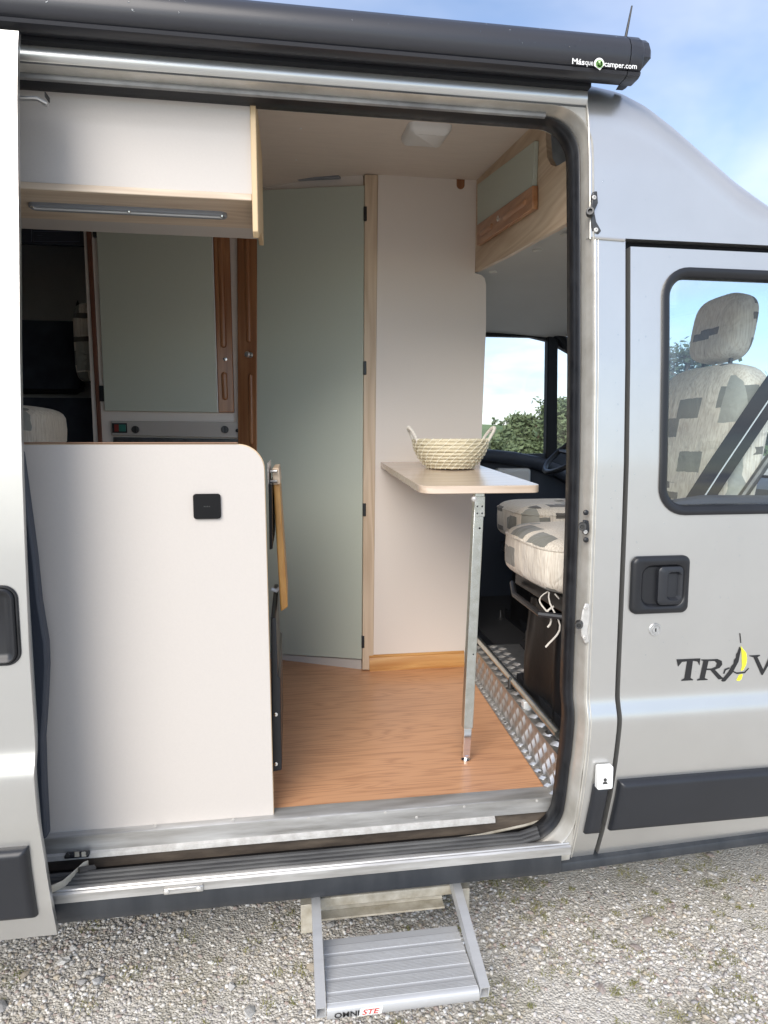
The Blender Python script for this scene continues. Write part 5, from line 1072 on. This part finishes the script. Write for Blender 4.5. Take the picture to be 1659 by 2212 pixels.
ec = G().rings([[(ax1, y, z) for y, z in full], [(ax2 - 0.004, y, z) for y, z in full], [(ax2, y, z) for y, z in scl(full, 0.96)]]).build('end_cap', 'awning_black', aw, angle=38)
up_ = [(y, z) for y, z in scl(full, 0.93) if z > ZA + 0.028]; up_ = [(0.12, ZA + 0.030)] + up_
G().rings([[(ax2 - 0.002, y, z) for y, z in up_], [(ax3 - 0.006, y, z) for y, z in up_], [(ax3, y, z) for y, z in scl(up_, 0.90)]]).build('end_boss', 'awning_black', aw, angle=50)
G().box((-1.5, 0.050, ZA - 0.006), (0.70, 0.09, ZA + 0.03)).build('bracket_shade_bar', 'dark_trim', aw)  # bracket bar, its dark colour also fills in the shadow gap under the case
# lettering follows the rounded face
def on_face(p): return Vector((p.x, aw_y(p.z) - 0.0022, p.z))
def A_(u, v): return P(u, v, y=-0.007)
t0 = A_(1237, 138); e_x = (1, 0, 0); e_z = (0, 0, 1)
def aw_text(body, u0, v0, u1, capH, bold, m='print_white'):
    """lettering from u0 to u1 on the case front, baseline at v0"""
    o_ = A_(u0, v0); w_ = A_(u1, v0).x - o_.x
    t = text_mesh('lettering', body, capH / 0.70, (o_.x, -0.2, o_.z), e_x, e_z, m, case, bold=bold)
    xs_ = [v.co.x for v in t.data.vertices]; k = w_ / (max(xs_) - min(xs_)); m0 = min(xs_)
    for v in t.data.vertices: v.co.x = o_.x + (v.co.x - m0) * k; v.co = on_face(Vector((v.co.x, -0.2, v.co.z)))
    return t
zA = A_(1290, 138).z
aw_text('Más', 1237, 136.0, 1264, 0.0115, 0.0003); aw_text('que', 1265, 138.2, 1283, 0.0115, 0.0); aw_text('camper.co', 1307, 141.8, 1366, 0.0115, 0.0002); aw_text('m', 1367, 146.6, 1377, 0.0115, 0.0002)
ec_ = A_(1295, 138)
def disc(name, r0, r1, m, off):
    ring0 = [on_face(Vector((ec_.x + cos(2 * pi * k / 36) * r0, -0.2, ec_.z + sin(2 * pi * k / 36) * r0))) + Vector((0, -off, 0)) for k in range(36)]
    ring1 = [on_face(Vector((ec_.x + cos(2 * pi * k / 36) * r1, -0.2, ec_.z + sin(2 * pi * k / 36) * r1))) + Vector((0, -off, 0)) for k in range(36)]
    G().rings([ring0, ring1], caps=(r1 < 1e-3)).build(name, m, case, smooth=False)
disc('emblem', 0.0125, 0.0005, 'print_white', 0.0016); disc('emblem_fill', 0.0082, 0.0005, 'print_lime', 0.0024); disc('emblem_ring', 0.0082, 0.0070, 'print_green', 0.0031)
t = text_mesh('emblem_letter', 'm', 0.0125, (ec_.x - 0.0055, -0.2, ec_.z - 0.0032), e_x, e_z, 'print_green', case, bold=0.0)
for v in t.data.vertices: v.co = on_face(v.co) + Vector((0, -0.0031, 0))
# drops of rain on the case
dg_ = G()
for k in range(46):
    x = random.uniform(-0.6, ax1 - 0.03); z = random.uniform(ZA + 0.03, ZA + 0.096); r_ = random.uniform(0.001, 0.0024); p = Vector((x, aw_y(z), z))
    dg_.rings([[p + Vector((cos(2 * pi * j / 6) * r_ * a_, -r_ * b_, sin(2 * pi * j / 6) * r_ * a_)) for j in range(6)] for a_, b_ in ((1, 0), (0.8, 0.32), (0.4, 0.5))])
dg_.build('rain_drop', 'water', aw, kind='stuff')
# aerial behind the case
an = thing('roof_aerial', 'short black whip aerial standing above the awning end', 'aerial', P(1350, 84, y=0.09))
a, b = P(1350, 88, y=0.09), P(1365, 13, y=0.09)
G().tube([a - Vector((0, 0, 0.02)), a.lerp(b, 0.1), b], [0.0045, 0.0036, 0.0020], 8).build('whip', 'print_black', an)
G().lathe(a - Vector((0, 0, 0.03)), (0, 0, 1), [(0.012, 0), (0.010, 0.02), (0.006, 0.035), (0, 0.038)], 14).build('foot', 'rubber', an)

# ================================================================ FOLD-OUT STEP
st = thing('entry_step', 'fold-out aluminium entry step below the sill', 'step', (0.23, 0.0, 0.2))
SZ = 0.200
FLp, FRp, BLp, BRp = P(700, 2176, z=SZ), P(1040, 2141, z=SZ), P(702, 2029, z=SZ), P(984, 1996, z=SZ)
xl_, xr_ = (FLp.x + BLp.x) / 2, (FRp.x + BRp.x) / 2; yf_, yb_ = (FLp.y + FRp.y) / 2, (BLp.y + BRp.y) / 2
tr = G().box((xl_, yf_ + 0.012, SZ - 0.022), (xr_, yb_, SZ - 0.002)).build('tread', 'step_alu', st, bevel=0.002)
nb, rb_ = 4, 7; D_ = yb_ - yf_ - 0.012
lands = [(0.74, 0.87), (0.545, 0.69), (0.345, 0.50), (0.15, 0.295), (0.0, 0.10)]
for a_, b_ in lands:
    n = 7 if a_ > 0.01 else 5
    for k in range(n):
        y = yf_ + 0.012 + D_ * (a_ + (b_ - a_) * (k + 0.5) / n); hw = D_ * (b_ - a_) / n * 0.30
        G().prism([(xl_ + 0.001, y - hw, SZ - 0.0025), (xl_ + 0.001, y - hw * 0.6, SZ), (xl_ + 0.001, y + hw * 0.6, SZ), (xl_ + 0.001, y + hw, SZ - 0.0025)], (xr_ - xl_ - 0.002, 0, 0)).build('rib', 'step_alu', tr, smooth=False)
nose = [(yf_ + 0.014, SZ - 0.001), (yf_ + 0.004, SZ - 0.003), (yf_, SZ - 0.008), (yf_, SZ - 0.026), (yf_ + 0.004, SZ - 0.030), (yf_ + 0.014, SZ - 0.030)]
ns_ = G().rings([[(x, y, z) for y, z in nose] for x in (xl_, xr_)]).build('front_edge', 'step_alu', st, angle=50)
for body, u0, u1, m in (('OMNI', 722, 776, 'print_black'), ('STE', 782, 820, 'print_red')):
    o_ = P(u0, 2190 if body == 'OMNI' else 2184, y=yf_); w_ = P(u1, 2180, y=yf_).x - o_.x
    if body == 'STE':
        pt = P(u0 - 8, 2180, y=yf_); G().prism([(pt.x, yf_ - 0.0012, SZ - 0.026), (o_.x + w_ * 1.1, yf_ - 0.0012, SZ - 0.026), (o_.x + w_ * 1.2, yf_ - 0.0012, SZ - 0.009), (pt.x + 0.006, yf_ - 0.0012, SZ - 0.009)], (0, 0.001, 0)).build('sticker', 'print_white', ns_)
    t = text_mesh('lettering', body, 0.0165, (o_.x, yf_ - 0.0018, SZ - 0.0235), (1, 0, 0), (0, 0, 1), m, ns_, bold=0.0004, shear=0.25 if body == 'STE' else 0)
    xs_ = [v.co.x for v in t.data.vertices]; k = w_ / (max(xs_) - min(xs_)); m0 = min(xs_)
    for v in t.data.vertices: v.co.x = o_.x + (v.co.x - m0) * k
def hollow(name, p, q_, hw, hh_, m, parent, wall=0.003):
    ax = (q_ - p).normalized(); e1 = Vector((1, 0, 0)); e2 = Vector((0, 0, 1)); e2 = (e2 - ax * e2.dot(ax)).normalized()
    def ring(c, k): return [c + e1 * sx * (hw - k) + e2 * sy * (hh_ - k) for sx, sy in ((-1, -1), (1, -1), (1, 1), (-1, 1))]
    o_ = G().rings([ring(q_ - ax * 0.06, wall), ring(q_, wall), ring(q_, 0), ring(p, 0)], caps=True).build(name, m, parent); return o_
la, lb = P(692, 1965, z=0.262), P(697, 2172, z=0.206)
hollow('arm', Vector((xl_ - 0.013, 0.115, 0.262)), Vector((xl_ - 0.013, yf_ + 0.004, SZ - 0.012)), 0.011, 0.016, 'step_alu', st)
hollow('arm', Vector((xr_ + 0.013, 0.115, 0.262)), Vector((xr_ + 0.013, yf_ + 0.004, SZ - 0.012)), 0.011, 0.016, 'step_alu', st)
fb = P(700, 1952, y=0.11); zf = P(850, 1935, y=0.11).z
G().box((xl_ - 0.05, 0.110, zf - 0.014), (xr_ + 0.045, 0.135, zf + 0.012)).build('cross_bar', 'grimy_steel', st, bevel=0.003)
G().box((xl_ + 0.0, 0.16, zf - 0.060), (xr_ - 0.005, 0.164, zf - 0.012)).build('rear_plate', 'grimy_steel', st)
G().box((xl_ + 0.0, 0.13, zf - 0.066), (xr_ - 0.005, 0.164, zf - 0.061)).build('lower_lip', 'grimy_steel', st)
for xx in (xl_ - 0.035, xr_ + 0.035):
    G().box((xx - 0.016, 0.085, zf - 0.060), (xx + 0.016, 0.089, zf + 0.018)).build('mount_plate', 'grimy_steel', st, bevel=0.002)
    G().box((xx - 0.016, 0.089, zf + 0.010), (xx + 0.016, 0.17, zf + 0.016)).build('mount_top', 'grimy_steel', st)
    G().lathe((xx + (0.016 if xx < 0.2 else -0.016), 0.105, zf), (0, -1, 0), [(0.006, 0), (0.006, 0.004), (0.003, 0.006), (0, 0.006)], 12).build('bolt', 'zinc', st)
for xx in (xl_ - 0.02, xr_ + 0.02): G().box((xx - 0.004, 0.10, zf), (xx + 0.004, 0.20, 0.345)).build('hanger', 'grimy_steel', st)
